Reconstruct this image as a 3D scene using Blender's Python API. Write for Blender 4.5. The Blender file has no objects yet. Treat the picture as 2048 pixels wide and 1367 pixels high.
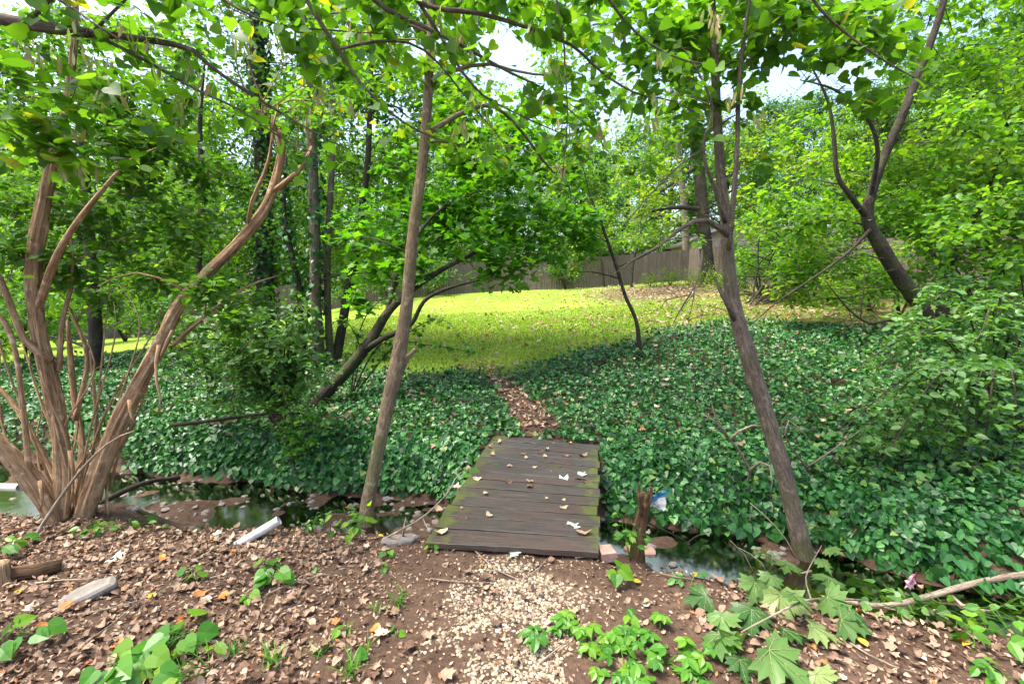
import bpy, math, random
import numpy as np
from mathutils import Vector, Matrix
from math import radians, sin, cos, pi

rng = np.random.default_rng(7)
random.seed(7)
scn = bpy.context.scene
COL = scn.collection

# ------------------------------------------------------------------ camera
FPX, CAMZ, PITCH = 940.0, 1.82, radians(7.5)      # focal length in photo pixels (2048 wide)
cd = bpy.data.cameras.new('camera'); cam = bpy.data.objects.new('camera', cd); COL.objects.link(cam)
cd.sensor_width = 36.0; cd.lens = 36.0 * FPX / 2048.0; cd.clip_start = 0.05; cd.clip_end = 600
cam.location = (0, 0, CAMZ); cam.rotation_euler = (pi / 2 - PITCH, 0, 0)
scn.camera = cam

# ------------------------------------------------------------------ sky and sun
SUN_DIR = Vector((-0.40, -0.06, 0.91)).normalized()      # towards the sun
w = bpy.data.worlds.new('World'); scn.world = w; w.use_nodes = True
nt = w.node_tree; bg = nt.nodes['Background']
sky = nt.nodes.new('ShaderNodeTexSky'); sky.sky_type = 'NISHITA'; sky.sun_disc = False
sky.sun_elevation = math.asin(SUN_DIR.z)
sky.sun_rotation = math.atan2(SUN_DIR.x, SUN_DIR.y)
sky.air_density = 1.0; sky.dust_density = 5.0; sky.ozone_density = 1.0
nt.links.new(sky.outputs[0], bg.inputs[0]); bg.inputs[1].default_value = 0.15
sl = bpy.data.lights.new('sun', 'SUN'); sun = bpy.data.objects.new('sun', sl); COL.objects.link(sun)
sl.energy = 2.1; sl.angle = radians(16); sl.color = (1.0, 0.95, 0.86)
sun.rotation_euler = (-SUN_DIR).to_track_quat('-Z', 'Y').to_euler()
sun.location = (-10, 8, 30)
vs = scn.view_settings
vs.view_transform = 'Standard'; vs.look = 'None'; vs.gamma = 1.0; vs.use_curve_mapping = False
vs.exposure = 2.02
scn.cycles.use_denoising = True
scn.cycles.max_bounces = 8; scn.cycles.diffuse_bounces = 5; scn.cycles.glossy_bounces = 2
scn.cycles.transmission_bounces = 4; scn.cycles.transparent_max_bounces = 6
scn.cycles.sample_clamp_indirect = 6.0

# ------------------------------------------------------------------ pixel helpers (a pixel gives a direction only)
def rayd(px, py):
    a = (px - 1024.0) / FPX; b = (683.5 - py) / FPX
    return np.array([a, cos(PITCH) + b * sin(PITCH), -sin(PITCH) + b * cos(PITCH)])
def at(px, py, Y):
    d = rayd(px, py); p = d * (Y / d[1]); p[2] += CAMZ; return p
def onz(px, py, z=0.0):
    d = rayd(px, py); p = d * ((z - CAMZ) / d[2]); p[2] += CAMZ; return p

# ------------------------------------------------------------------ noise
def _h(ix, iy, s):
    n = np.sin(ix * 127.1 + iy * 311.7 + s * 74.7) * 43758.5453
    return n - np.floor(n)
def vnoise(x, y, s=0):
    x = np.asarray(x, float); y = np.asarray(y, float)
    ix = np.floor(x); iy = np.floor(y); fx = x - ix; fy = y - iy
    fx = fx * fx * (3 - 2 * fx); fy = fy * fy * (3 - 2 * fy)
    a = _h(ix, iy, s); b = _h(ix + 1, iy, s); c = _h(ix, iy + 1, s); d = _h(ix + 1, iy + 1, s)
    return (a + (b - a) * fx) * (1 - fy) + (c + (d - c) * fx) * fy
def fbm(x, y, s=0, o=3):
    r = 0; a = .5
    for k in range(o):
        r = r + a * (vnoise(x * 2 ** k, y * 2 ** k, s + k) - .5); a *= .5
    return r
def sstep(a, b, x):
    t = np.clip((x - a) / (b - a), 0, 1); return t * t * (3 - 2 * t)

# ------------------------------------------------------------------ terrain
SB, CB = sin(radians(10.5)), cos(radians(10.5))       # bridge direction
def uv_of(x, y): return x * SB + y * CB, x * CB - y * SB
cps = []
for px, py, Y in [(940, 722, 8.2), (600, 702, 9), (750, 640, 15), (560, 656, 17), (730, 606, 27), (1000, 582, 29),
                  (1200, 573, 29), (1370, 562, 27), (1500, 578, 19), (1640, 592, 15.5), (1850, 620, 12),
                  (2060, 640, 10), (1400, 655, 9), (1700, 660, 8.5), (1250, 692, 8.4), (400, 667, 24), (200, 680, 20),
                  (0, 690, 18), (300, 722, 9), (100, 765, 8), (1800, 800, 5.6), (1950, 890, 4.7), (1100, 640, 14),
                  (1000, 800, 6.3), (1300, 800, 6.2), (600, 800, 6.8)]:
    cps.append(at(px, py, Y))
for v in (-9, -6, -3, -1, 0, 1, 2.2):
    u = 5.0; cps.append((u * SB + v * CB, u * CB - v * SB, 0.06))
for v in (-10, -6, -3, 0, 3, 7):
    for u in (3.0, 2.2, 0.5, -5):
        cps.append((u * SB + v * CB, u * CB - v * SB, 0.0 + (.04 if u < 2.3 and v < -1 else 0)))
cps.append((8, 5, .7)); cps.append((12, 8, 1.2))
for x, y, z in [(-60, 25, -1.5), (-40, 60, 0.5), (0, 70, 1.6), (40, 60, 2), (60, 20, 2), (60, -10, .5), (-60, -10, 0), (0, -20, 0)]:
    cps.append((x, y, z))
cps = np.array(cps, float)
def tps_fit(P):
    n = len(P); d = np.linalg.norm(P[:, None, :2] - P[None, :, :2], axis=2)
    K = np.where(d > 0, d * d * np.log(d + 1e-9), 0) + np.eye(n) * 0.6
    A = np.zeros((n + 3, n + 3)); A[:n, :n] = K; A[:n, n] = 1; A[:n, n + 1:] = P[:, :2]
    A[n, :n] = 1; A[n + 1:, :n] = P[:, :2].T
    return np.linalg.solve(A, np.r_[P[:, 2], 0, 0, 0])
TW = tps_fit(cps)
def tps(x, y):
    x = np.asarray(x, float); y = np.asarray(y, float); sh = x.shape; x = x.ravel(); y = y.ravel()
    out = np.empty(len(x))
    for i in range(0, len(x), 40000):
        s = slice(i, i + 40000)
        d2 = (x[s, None] - cps[None, :, 0]) ** 2 + (y[s, None] - cps[None, :, 1]) ** 2
        out[s] = (0.5 * d2 * np.log(d2 + 1e-12)) @ TW[:-3] + TW[-3] + TW[-2] * x[s] + TW[-1] * y[s]
    return out.reshape(sh)
WATER_Z = -0.34
MOUNDS = [(-3.27, 3.38, .03, .3), (-1.1, 3.28, -.1, .12), (2.1, 3.47, -.3, .12), (.78, 2.98, -.06, .1), (-.42, 2.98, .05, .22), (0, 2.95, .05, .25), (.4, 2.9, .05, .22)]
def creek_edges(v):
    u1 = np.interp(v, [-9, -4, -1.2, -.7, 0, 1.5, 3, 8], [2.62, 2.62, 2.95, 2.8, 2.9, 2.68, 2.7, 2.8]) + .05 * np.sin(v * 2.3)
    u2 = np.interp(v, [-9, -3, 0, 1.2, 1.75, 2.3, 3.2, 8], [4.3, 4.08, 4.02, 3.95, 3.86, 3.5, 3.38, 3.35]) + .05 * np.sin(v * 3.1 + 1)
    return u1, u2
def terr(x, y):
    x = np.asarray(x, float); y = np.asarray(y, float)
    z = tps(x, y); u, v = uv_of(x, y); u1, u2 = creek_edges(v)
    m = sstep(u1 - .02, u1 + .3, u) * (1 - sstep(u2 + .0, u2 + .5, u))
    z = z * (1 - m) + (-0.385 + .035 * sstep(-1.2, -2.4, v) + .22 * fbm(x * 1.6, y * 2.6, 5, 3) + .05 * fbm(x * 9, y * 9, 6, 2)) * m
    for mx, my, mz, mr in MOUNDS: z = np.maximum(z, mz - .9 * np.maximum(0, np.hypot(x - mx, y - my) - mr) - .1 * np.hypot(x - mx, y - my))
    near = sstep(14, 6, y)
    z = z + near * (.05 * fbm(x * 1.7, y * 1.7, 1) + .035 * fbm(x * 7, y * 7, 2))
    return z
def terr1(x, y): return float(terr(np.array([x]), np.array([y]))[0])
def ground(px, py, dz=0.0):
    d = rayd(px, py)
    t = np.linspace(1.2, 60, 6000); X = d[0] * t; Y = d[1] * t; Z = CAMZ + d[2] * t
    k = np.argmax(Z < terr(X, Y) + dz)
    return np.array([X[k], Y[k], Z[k]])
def tnormal(x, y, e=.08):
    nx = (terr(x - e, y) - terr(x + e, y)) / (2 * e); ny = (terr(x, y - e) - terr(x, y + e)) / (2 * e)
    n = np.stack([nx, ny, np.ones_like(nx)], -1); return n / np.linalg.norm(n, axis=-1, keepdims=True)

# ------------------------------------------------------------------ materials
class NT:
    def __init__(s, name):
        s.m = bpy.data.materials.new(name); s.m.use_nodes = True; s.t = s.m.node_tree
        s.b = s.t.nodes['Principled BSDF']; s.o = s.t.nodes['Material Output']
    def n(s, ty, **kw):
        nd = s.t.nodes.new(ty)
        for k, v in kw.items():
            if k.startswith('i_'): nd.inputs[k[2:].replace('_', ' ')].default_value = v
            else: setattr(nd, k, v)
        return nd
    def l(s, a, b): s.t.links.new(a, b)
    def ramp(s, fac, stops, interp='LINEAR'):
        r = s.n('ShaderNodeValToRGB'); cr = r.color_ramp; cr.interpolation = interp
        while len(cr.elements) < len(stops): cr.elements.new(0.5)
        for e, (p, c) in zip(cr.elements, stops): e.position = p; e.color = (*c, 1)
        if fac is not None: s.l(fac, r.inputs[0])
        return r.outputs[0]
    def noise(s, vec, scale, detail=4, rough=.6):
        nd = s.n('ShaderNodeTexNoise'); nd.inputs['Scale'].default_value = scale
        nd.inputs['Detail'].default_value = detail; nd.inputs['Roughness'].default_value = rough
        if vec is not None: s.l(vec, nd.inputs['Vector'])
        return nd.outputs[0]
    def bump(s, h, strength=.5, dist=.02):
        b = s.n('ShaderNodeBump'); b.inputs['Strength'].default_value = strength; b.inputs['Distance'].default_value = dist
        s.l(h, b.inputs['Height']); s.l(b.outputs[0], s.b.inputs['Normal'])
    def mix(s, f, a, b, mode='MIX'):
        x = s.n('ShaderNodeMix', data_type='RGBA', blend_type=mode)
        for v, i in ((f, 0), (a, 6), (b, 7)):
            if hasattr(v, 'links'): s.l(v, x.inputs[i])
            elif i == 0: x.inputs[i].default_value = v
            else: x.inputs[i].default_value = (*v, 1)
        return x.outputs[2]
    def attr(s, name, out=2):
        a = s.n('ShaderNodeAttribute'); a.attribute_name = name; return a.outputs[out]
    def mapv(s, vec, scale):
        m = s.n('ShaderNodeMapping'); m.inputs['Scale'].default_value = scale; s.l(vec, m.inputs[0]); return m.outputs[0]
    def coord(s, k='Object'): return s.n('ShaderNodeTexCoord').outputs[k]
    def math(s, op, a, b=0.0, clamp=False):
        m = s.n('ShaderNodeMath', operation=op, use_clamp=clamp)
        for v, i in ((a, 0), (b, 1)):
            if hasattr(v, 'links'): s.l(v, m.inputs[i])
            else: m.inputs[i].default_value = v
        return m.outputs[0]

def leaf_mat(name, stops, transl=.42, rough=.45, spec=.35, tcol=(1.7, 1.7, .45)):
    k = NT(name)
    c = k.ramp(k.attr('var'), stops)
    k.l(c, k.b.inputs['Base Color']); k.b.inputs['Roughness'].default_value = rough
    k.b.inputs['Specular IOR Level'].default_value = spec
    if transl > 0:
        t = k.n('ShaderNodeBsdfTranslucent'); k.l(k.mix(1.0, c, tcol, 'MULTIPLY'), t.inputs[0])
        mx = k.n('ShaderNodeMixShader'); mx.inputs[0].default_value = transl
        k.l(k.b.outputs[0], mx.inputs[1]); k.l(t.outputs[0], mx.inputs[2]); k.l(mx.outputs[0], k.o.inputs[0])
    return k.m
M = {}
M['redbud'] = leaf_mat('redbud_leaf', [(0, (.04, .11, .012)), (.5, (.075, .19, .018)), (.9, (.13, .26, .025)), (1, (.26, .27, .03))], .55)
M['maple'] = leaf_mat('maple_leaf', [(0, (.03, .11, .01)), (.5, (.06, .2, .014)), (1, (.13, .28, .02))], .5)
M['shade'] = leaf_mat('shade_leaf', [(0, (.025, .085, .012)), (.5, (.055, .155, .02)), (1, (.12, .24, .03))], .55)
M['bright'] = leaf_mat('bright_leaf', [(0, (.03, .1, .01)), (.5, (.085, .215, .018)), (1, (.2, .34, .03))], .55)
M['yellowgreen'] = leaf_mat('yellowgreen_leaf', [(0, (.04, .1, .01)), (.5, (.115, .22, .02)), (.9, (.22, .31, .03)), (1, (.33, .32, .04))], .5)
M['honeysuckle'] = leaf_mat('honeysuckle_leaf', [(0, (.045, .12, .024)), (.5, (.08, .2, .04)), (1, (.15, .29, .06))], .38, .42, .45)
M['ivy'] = leaf_mat('ivy_leaf', [(0, (.006, .028, .007)), (.3, (.018, .085, .018)), (.7, (.04, .16, .032)), (.95, (.08, .23, .042)), (1, (.14, .22, .04))], .16, .42, .42)
M['forest'] = leaf_mat('forest_leaf', [(0, (.025, .075, .012)), (.5, (.075, .185, .028)), (1, (.18, .32, .055))], .5)
M['forest2'] = leaf_mat('forest_leaf_cool', [(0, (.022, .07, .018)), (.5, (.065, .165, .045)), (1, (.15, .29, .1))], .45)
M['creeper'] = leaf_mat('creeper_leaf', [(0, (.035, .13, .012)), (.5, (.06, .2, .016)), (1, (.13, .27, .022))], .4, .38)
M['sycamore'] = leaf_mat('sycamore_leaf', [(0, (.03, .09, .016)), (.5, (.09, .18, .04)), (1, (.21, .27, .09))], .3)
M['grass'] = leaf_mat('grass_blade', [(0, (.075, .16, .012)), (.5, (.15, .25, .018)), (1, (.27, .33, .03))], .4)
M['litter'] = leaf_mat('dead_leaf', [(0, (.05, .027, .017)), (.22, (.13, .075, .048)), (.5, (.225, .15, .1)), (.8, (.34, .245, .17)), (.96, (.45, .36, .27)), (1, (.33, .13, .04))], .12, .7, .25, (1.2, .9, .6))
M['paleleaf'] = leaf_mat('pale_leaf', [(0, (.3, .2, .12)), (.5, (.38, .29, .17)), (1, (.46, .4, .24))], .15, .6, .25, (1.1, 1, .7))
M['silverleaf'] = leaf_mat('silver_leaf', [(0, (.28, .34, .28)), (1, (.44, .49, .42))], .1, .5, .3, (1, 1, .8))
M['yellowleaf'] = leaf_mat('yellow_leaf', [(0, (.36, .21, .015)), (1, (.42, .34, .04))], .2, .5, .3, (1.1, 1, .5))
M['orangeleaf'] = leaf_mat('orange_leaf', [(0, (.36, .1, .03)), (1, (.48, .2, .05))], .15, .6, .3, (1.1, .9, .5))
M['pod'] = leaf_mat('pod', [(0, (.24, .27, .07)), (.5, (.3, .34, .1)), (.85, (.38, .4, .15)), (1, (.36, .25, .14))], .4, .4, .4, (1.2, 1.2, .8))

def bark_mat(name, c1, c2, c3, sc=(9, 9, 1.6), bump=.7, moss=0.0):
    k = NT(name); v = k.mapv(k.attr('bk', 1), sc)
    n1 = k.noise(v, 3.0, 6, .65); n2 = k.noise(k.attr('bk', 1), 5.0, 3)
    c = k.ramp(n1, [(.3, c1), (.5, c2), (.7, c3)])
    c = k.mix(k.ramp(n2, [(.35, (0, 0, 0)), (.65, (.75,) * 3)]), c, tuple(x * .55 for x in c2))
    if moss:
        mm = k.ramp(k.noise(k.attr('bk', 1), 2.3, 5), [(.5, (0, 0, 0)), (.62, (moss,) * 3)])
        c = k.mix(mm, c, (.09, .13, .03))
    cr_ = k.noise(k.mapv(k.attr('bk', 1), (sc[0] * 1.6, sc[1] * 1.6, sc[2] * 2.2)), 4.0, 4, .75)
    c = k.mix(k.ramp(cr_, [(.36, (.85,) * 3), (.47, (0, 0, 0))]), c, tuple(x * .5 for x in c1))
    c = k.mix(k.ramp(k.noise(k.attr('bk', 1), 9.0, 4, .7), [(.58, (0, 0, 0)), (.7, (.45,) * 3)]), c, tuple(min(1, x * 1.35) for x in c3))
    n1 = k.math('ADD', n1, k.math('MULTIPLY', cr_, .8))
    k.l(c, k.b.inputs['Base Color']); k.b.inputs['Roughness'].default_value = .85
    k.b.inputs['Specular IOR Level'].default_value = .2
    k.bump(n1, bump, .015); return k.m
M['bark_grey'] = bark_mat('bark_grey', (.065, .05, .035), (.17, .135, .1), (.33, .275, .21), (22, 22, 3.2), 1.0, .4)
M['bark_dark'] = bark_mat('bark_dark', (.02, .016, .012), (.05, .04, .03), (.11, .092, .072), (20, 20, 4), 1.0, .3)
M['bark_olive'] = bark_mat('bark_olive', (.1, .07, .042), (.25, .18, .11), (.42, .325, .215), (20, 20, 4), .9, .45)
M['bark_peel'] = bark_mat('bark_peeling', (.14, .072, .034), (.46, .285, .155), (.76, .57, .38), (30, 30, 1.5), 1.0)
M['twig'] = bark_mat('twig_bark', (.03, .022, .015), (.065, .05, .035), (.11, .09, .065), (9, 9, 2), .3)
M['drift'] = bark_mat('dead_wood', (.13, .1, .075), (.27, .215, .16), (.42, .36, .28), (12, 12, 1.2), .6)
M['rot'] = bark_mat('rotten_wood', (.03, .018, .01), (.09, .05, .025), (.26, .15, .07), (10, 10, 1), 1.0)

def simple(name, stops, scale=6, rough=.8, bump=.4, spec=.3, dist=.01, stretch=None):
    k = NT(name); v = k.coord()
    if stretch: v = k.mapv(v, stretch)
    n = k.noise(v, scale, 6, .65)
    k.l(k.ramp(n, stops), k.b.inputs['Base Color']); k.b.inputs['Roughness'].default_value = rough
    k.b.inputs['Specular IOR Level'].default_value = spec
    if bump: k.bump(n, bump, dist)
    return k.m
M['pvc'] = simple('white_plastic', [(.35, (.38, .37, .34)), (.6, (.55, .55, .53))], 5, .4, .05, .5)
M['stone'] = simple('grey_stone', [(.3, (.1, .088, .075)), (.7, (.23, .21, .18))], 9, .85, .5)
M['brick'] = simple('worn_brick', [(.3, (.2, .1, .075)), (.7, (.4, .25, .2))], 12, .9, .5)
M['tarpwhite'] = simple('white_wrapper', [(.3, (.36, .36, .35)), (.7, (.56, .56, .55))], 9, .35, .2, .5)
M['tarpblue'] = simple('blue_wrapper', [(.3, (.01, .12, .25)), (.7, (.03, .28, .45))], 6, .35, .1, .5)
M['pinkscrap'] = simple('pink_wrapper', [(.3, (.5, .12, .2)), (.7, (.7, .5, .55))], 9, .4, .1, .5)
M['roof'] = simple('roof_felt', [(.3, (.035, .033, .035)), (.7, (.07, .066, .066))], 6, .9, .2)
M['siding'] = simple('pale_siding', [(.3, (.36, .29, .26)), (.7, (.45, .38, .34))], 3, .7, .1)
M['pebble'] = leaf_mat('pebble', [(0, (.08, .058, .038)), (.35, (.19, .15, .1)), (.75, (.31, .26, .18)), (1, (.46, .41, .32))], 0, .75, .25)
# fence boards
k = NT('fence_wood'); v = k.coord()
n = k.noise(k.mapv(v, (3, 3, .5)), 4, 5); n2 = k.noise(k.mapv(v, (7.1, 7.1, .05)), 1.0, 1)
c = k.ramp(n, [(.3, (.075, .058, .048)), (.7, (.155, .124, .104))])
c = k.mix(k.ramp(n2, [(.4, (0, 0, 0)), (.6, (.6, .6, .6))]), c, (.09, .075, .064))
k.l(c, k.b.inputs['Base Color']); k.b.inputs['Roughness'].default_value = .9; k.b.inputs['Specular IOR Level'].default_value = .15; M['fence'] = k.m
# bridge planks
k = NT('plank_wood'); v = k.coord(); oi = k.n('ShaderNodeObjectInfo')
off = k.n('ShaderNodeVectorMath', operation='ADD'); k.l(v, off.inputs[0])
sc_ = k.n('ShaderNodeVectorMath', operation='SCALE'); sc_.inputs[0].default_value = (17, 9, 5); k.l(oi.outputs['Random'], sc_.inputs['Scale']); k.l(sc_.outputs[0], off.inputs[1])
gr = k.noise(k.mapv(off.outputs[0], (2.2, 42, 42)), 1.6, 6, .7); pt = k.noise(off.outputs[0], 3.2, 4)
c = k.ramp(gr, [(.25, (.009, .007, .006)), (.5, (.043, .034, .029)), (.75, (.1, .081, .069))])
c = k.mix(k.ramp(pt, [(.42, (0, 0, 0)), (.66, (.75,) * 3)]), c, (.05, .028, .019))
c = k.mix(k.ramp(k.noise(off.outputs[0], 5.5, 3), [(.5, (0, 0, 0)), (.72, (.6,) * 3)]), c, (.03, .032, .017))
xyz = k.n('ShaderNodeSeparateXYZ'); k.l(v, xyz.inputs[0])
ax = k.math('ABSOLUTE', xyz.outputs[0])
mo = k.math('ADD', k.math('MULTIPLY', ax, 1.35), k.math('MULTIPLY', k.noise(off.outputs[0], 7, 5), 1.15))
mf = k.ramp(k.math('SUBTRACT', mo, .82), [(.38, (0, 0, 0)), (.55, (.95,) * 3)])
c = k.mix(mf, c, (.06, .075, .008))
k.l(c, k.b.inputs['Base Color'])
k.l(k.ramp(pt, [(.35, (.35,) * 3), (.65, (.65,) * 3)]), k.b.inputs['Roughness']); k.b.inputs['Specular IOR Level'].default_value = .45
k.bump(gr, .55, .006); M['plank'] = k.m
# soil / lawn sheet
k = NT('ground_soil'); v = k.coord()
n1 = k.noise(v, 2.2, 6, .65); n2 = k.noise(v, 26, 5, .7)
s1 = k.ramp(n1, [(.3, (.05, .03, .02)), (.55, (.09, .057, .038)), (.75, (.14, .097, .068))])
s1 = k.mix(k.ramp(n2, [(.35, (.7,) * 3), (.6, (0, 0, 0))]), s1, (.03, .018, .012))
g1 = k.ramp(k.noise(v, 9, 5, .7), [(.3, (.05, .12, .01)), (.5, (.115, .2, .015)), (.72, (.21, .275, .025))])
g1 = k.mix(k.ramp(k.noise(v, .6, 3), [(.4, (0, 0, 0)), (.65, (.5,) * 3)]), g1, (.24, .275, .035))
c = k.mix(k.attr('lawn'), s1, g1)
k.l(c, k.b.inputs['Base Color']); k.b.inputs['Roughness'].default_value = .92; k.b.inputs['Specular IOR Level'].default_value = .15
k.bump(n2, .8, .02); M['ground'] = k.m
# creek water
k = NT('creek_water'); v = k.coord()
tr = k.n('ShaderNodeBsdfTransparent'); tr.inputs[0].default_value = (.5, .41, .22, 1)
gl = k.n('ShaderNodeBsdfGlossy'); gl.inputs['Roughness'].default_value = .09; gl.inputs[0].default_value = (.42, .38, .3, 1)
df = k.n('ShaderNodeBsdfDiffuse'); df.inputs[0].default_value = (.095, .07, .034, 1)
fr = k.n('ShaderNodeFresnel'); fr.inputs[0].default_value = 1.33
nb = k.n('ShaderNodeBump'); nb.inputs['Strength'].default_value = .06; nb.inputs['Distance'].default_value = .02
k.l(k.noise(v, 5, 2), nb.inputs['Height']); k.l(nb.outputs[0], gl.inputs['Normal']); k.l(nb.outputs[0], fr.inputs['Normal'])
m1 = k.n('ShaderNodeMixShader'); m1.inputs[0].default_value = .6; k.l(tr.outputs[0], m1.inputs[1]); k.l(df.outputs[0], m1.inputs[2])
m2 = k.n('ShaderNodeMixShader'); k.l(k.math('ADD', fr.outputs[0], .0), m2.inputs[0]); k.l(m1.outputs[0], m2.inputs[1]); k.l(gl.outputs[0], m2.inputs[2])
k.l(m2.outputs[0], k.o.inputs[0]); M['water'] = k.m

# ------------------------------------------------------------------ mesh builder
class MB:
    def __init__(s): s.v = []; s.f = []; s.n = 0; s.var = []; s.bk = []
    def add(s, v, faces, var=0.5, bk=None):
        v = np.asarray(v, float).reshape(-1, 3); m = len(v)
        for f in (faces if isinstance(faces, list) else [faces]):
            s.f.append(np.asarray(f, int) + s.n)
        s.v.append(v); s.n += m
        s.var.append(np.broadcast_to(np.asarray(var, float), (m,)))
        s.bk.append(bk if bk is not None else v)
    def mesh(s, name, org=(0, 0, 0), smooth=True):
        V = np.concatenate(s.v) - np.asarray(org, float)
        me = bpy.data.meshes.new(name)
        me.vertices.add(len(V)); me.vertices.foreach_set('co', V.ravel().astype(np.float32))
        ll = np.concatenate([f.ravel() for f in s.f]); tot = np.concatenate([np.full(len(f), f.shape[1]) for f in s.f])
        st = np.r_[0, np.cumsum(tot)[:-1]]
        me.loops.add(len(ll)); me.loops.foreach_set('vertex_index', ll.astype(np.int32))
        me.polygons.add(len(tot)); me.polygons.foreach_set('loop_start', st.astype(np.int32))
        me.polygons.foreach_set('loop_total', tot.astype(np.int32))
        me.polygons.foreach_set('use_smooth', np.full(len(tot), smooth, dtype=bool))
        a = me.attributes.new('var', 'FLOAT', 'POINT'); a.data.foreach_set('value', np.concatenate(s.var).astype(np.float32))
        a = me.attributes.new('bk', 'FLOAT_VECTOR', 'POINT'); a.data.foreach_set('vector', np.concatenate(s.bk).ravel().astype(np.float32))
        me.update(calc_edges=True); me.validate(); return me
def obj(name, me, mat=None, parent=None, loc=(0, 0, 0)):
    o = bpy.data.objects.new(name, me); COL.objects.link(o); o.location = loc
    if me is not None and mat is not None and not me.materials: me.materials.append(mat)
    if parent is not None: o.parent = parent
    return o
def tag(o, label, cat, group=None):
    o['label'] = label; o['category'] = cat
    if group: o['group'] = group
    return o
def thing(name, label, cat, loc, group=None):
    o = obj(name, None, None, None, tuple(loc)); o.empty_display_size = .1; return tag(o, label, cat, group)
def part(name, mb, mat, root, smooth=True, org=None):
    """mesh in world coordinates -> child of root"""
    base = np.array(root.location)
    if root.parent: base = base + np.array(root.parent.location)
    return obj(name, mb.mesh(name, base, smooth), mat, root)
def struct(o): o['kind'] = 'structure'; return o
def stuff(o): o['kind'] = 'stuff'; return o

def crom(P, m):
    P = np.asarray(P, float); n = len(P)
    if n == 2: t = np.linspace(0, 1, m)[:, None]; return P[0] * (1 - t) + P[1] * t
    d = np.r_[0, np.cumsum(np.linalg.norm(np.diff(P[:, :3], axis=0), axis=1))]; d /= d[-1]
    ts = np.linspace(0, 1, m); idx = np.clip(np.searchsorted(d, ts, 'right') - 1, 0, n - 2)
    t = ((ts - d[idx]) / (d[idx + 1] - d[idx] + 1e-9))[:, None]
    p0 = P[np.maximum(idx - 1, 0)]; p1 = P[idx]; p2 = P[idx + 1]; p3 = P[np.minimum(idx + 2, n - 1)]
    return .5 * ((2 * p1) + (p2 - p0) * t + (2 * p0 - 5 * p1 + 4 * p2 - p3) * t ** 2 + (3 * p1 - p0 - 3 * p2 + p3) * t ** 3)
def tube(mb, pts, rad, seg=8, ring=None, rough=.06, flare=0, strips=0.0, cap=True):
    pts = np.asarray(pts, float); rad = np.asarray(rad, float)
    if rad.ndim == 0: rad = np.full(len(pts), float(rad))
    L = np.sum(np.linalg.norm(np.diff(pts, axis=0), axis=1))
    m = ring or max(4, int(L / (.045 if seg >= 14 else .09))); m = min(m, 130)
    Q = crom(np.c_[pts, rad], m); C = Q[:, :3]; R = np.maximum(Q[:, 3], .0012)
    T = np.gradient(C, axis=0); T /= np.linalg.norm(T, axis=1, keepdims=True) + 1e-9
    a = np.array([1., 0, 0]) if abs(T[0, 0]) < .8 else np.array([0, 1., 0])
    N = np.empty_like(T)
    for i in range(m):
        a = a - T[i] * (a @ T[i]); a /= np.linalg.norm(a) + 1e-9; N[i] = a
    B = np.cross(T, N); th = np.linspace(0, 2 * pi, seg, endpoint=False)
    s = np.r_[0, np.cumsum(np.linalg.norm(np.diff(C, axis=0), axis=1))]
    sd = rng.uniform(0, 90)
    rr = R[:, None] * (1 + rough * 2 * fbm(np.tile(th * 1.2 + sd, (m, 1)), np.tile(s[:, None] * 4, (1, seg)), 3, 2))
    if strips: rr = rr * (1 + strips * 2 * (vnoise(np.tile(th * seg / 6.3 * .55 + sd, (m, 1)) + .25 * np.sin(s * 3)[:, None], np.tile(s[:, None] * 2.2, (1, seg)), 4) - .45))
    if seg >= 14: rr = rr * (1 + .05 * (vnoise(np.tile(th * seg / 6.283 * .5 + sd, (m, 1)), np.tile(s[:, None] * 9, (1, seg)), 7) - .5) * 2 + .12 * np.clip(vnoise(np.tile(th * .9 + sd, (m, 1)), np.tile(s[:, None] * 2.3, (1, seg)), 9) - .72, 0, 1) * 3)
    if flare: rr = rr * (1 + flare * np.exp(-s / .16))[:, None] * (1 + .25 * flare * np.exp(-s / .16)[:, None] * np.cos(th * 5 + sd)[None])
    V = C[:, None] + rr[..., None] * (np.cos(th)[None, :, None] * N[:, None] + np.sin(th)[None, :, None] * B[:, None])
    bk = np.stack([np.cos(th)[None] * R[:, None] + sd, np.sin(th)[None] * R[:, None] + 0 * s[:, None], np.tile(s[:, None], (1, seg))], -1)
    i = np.arange(m - 1)[:, None] * seg; j = np.arange(seg)[None]; j2 = (j + 1) % seg
    F = np.stack([i + j, i + j2, i + seg + j2, i + seg + j], -1).reshape(-1, 4)
    fs = [F]
    if cap: fs += [np.arange(seg)[::-1][None], (np.arange(seg) + (m - 1) * seg)[None]]
    mb.add(V.reshape(-1, 3), fs, .5, bk.reshape(-1, 3))
    return C, R
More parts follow.
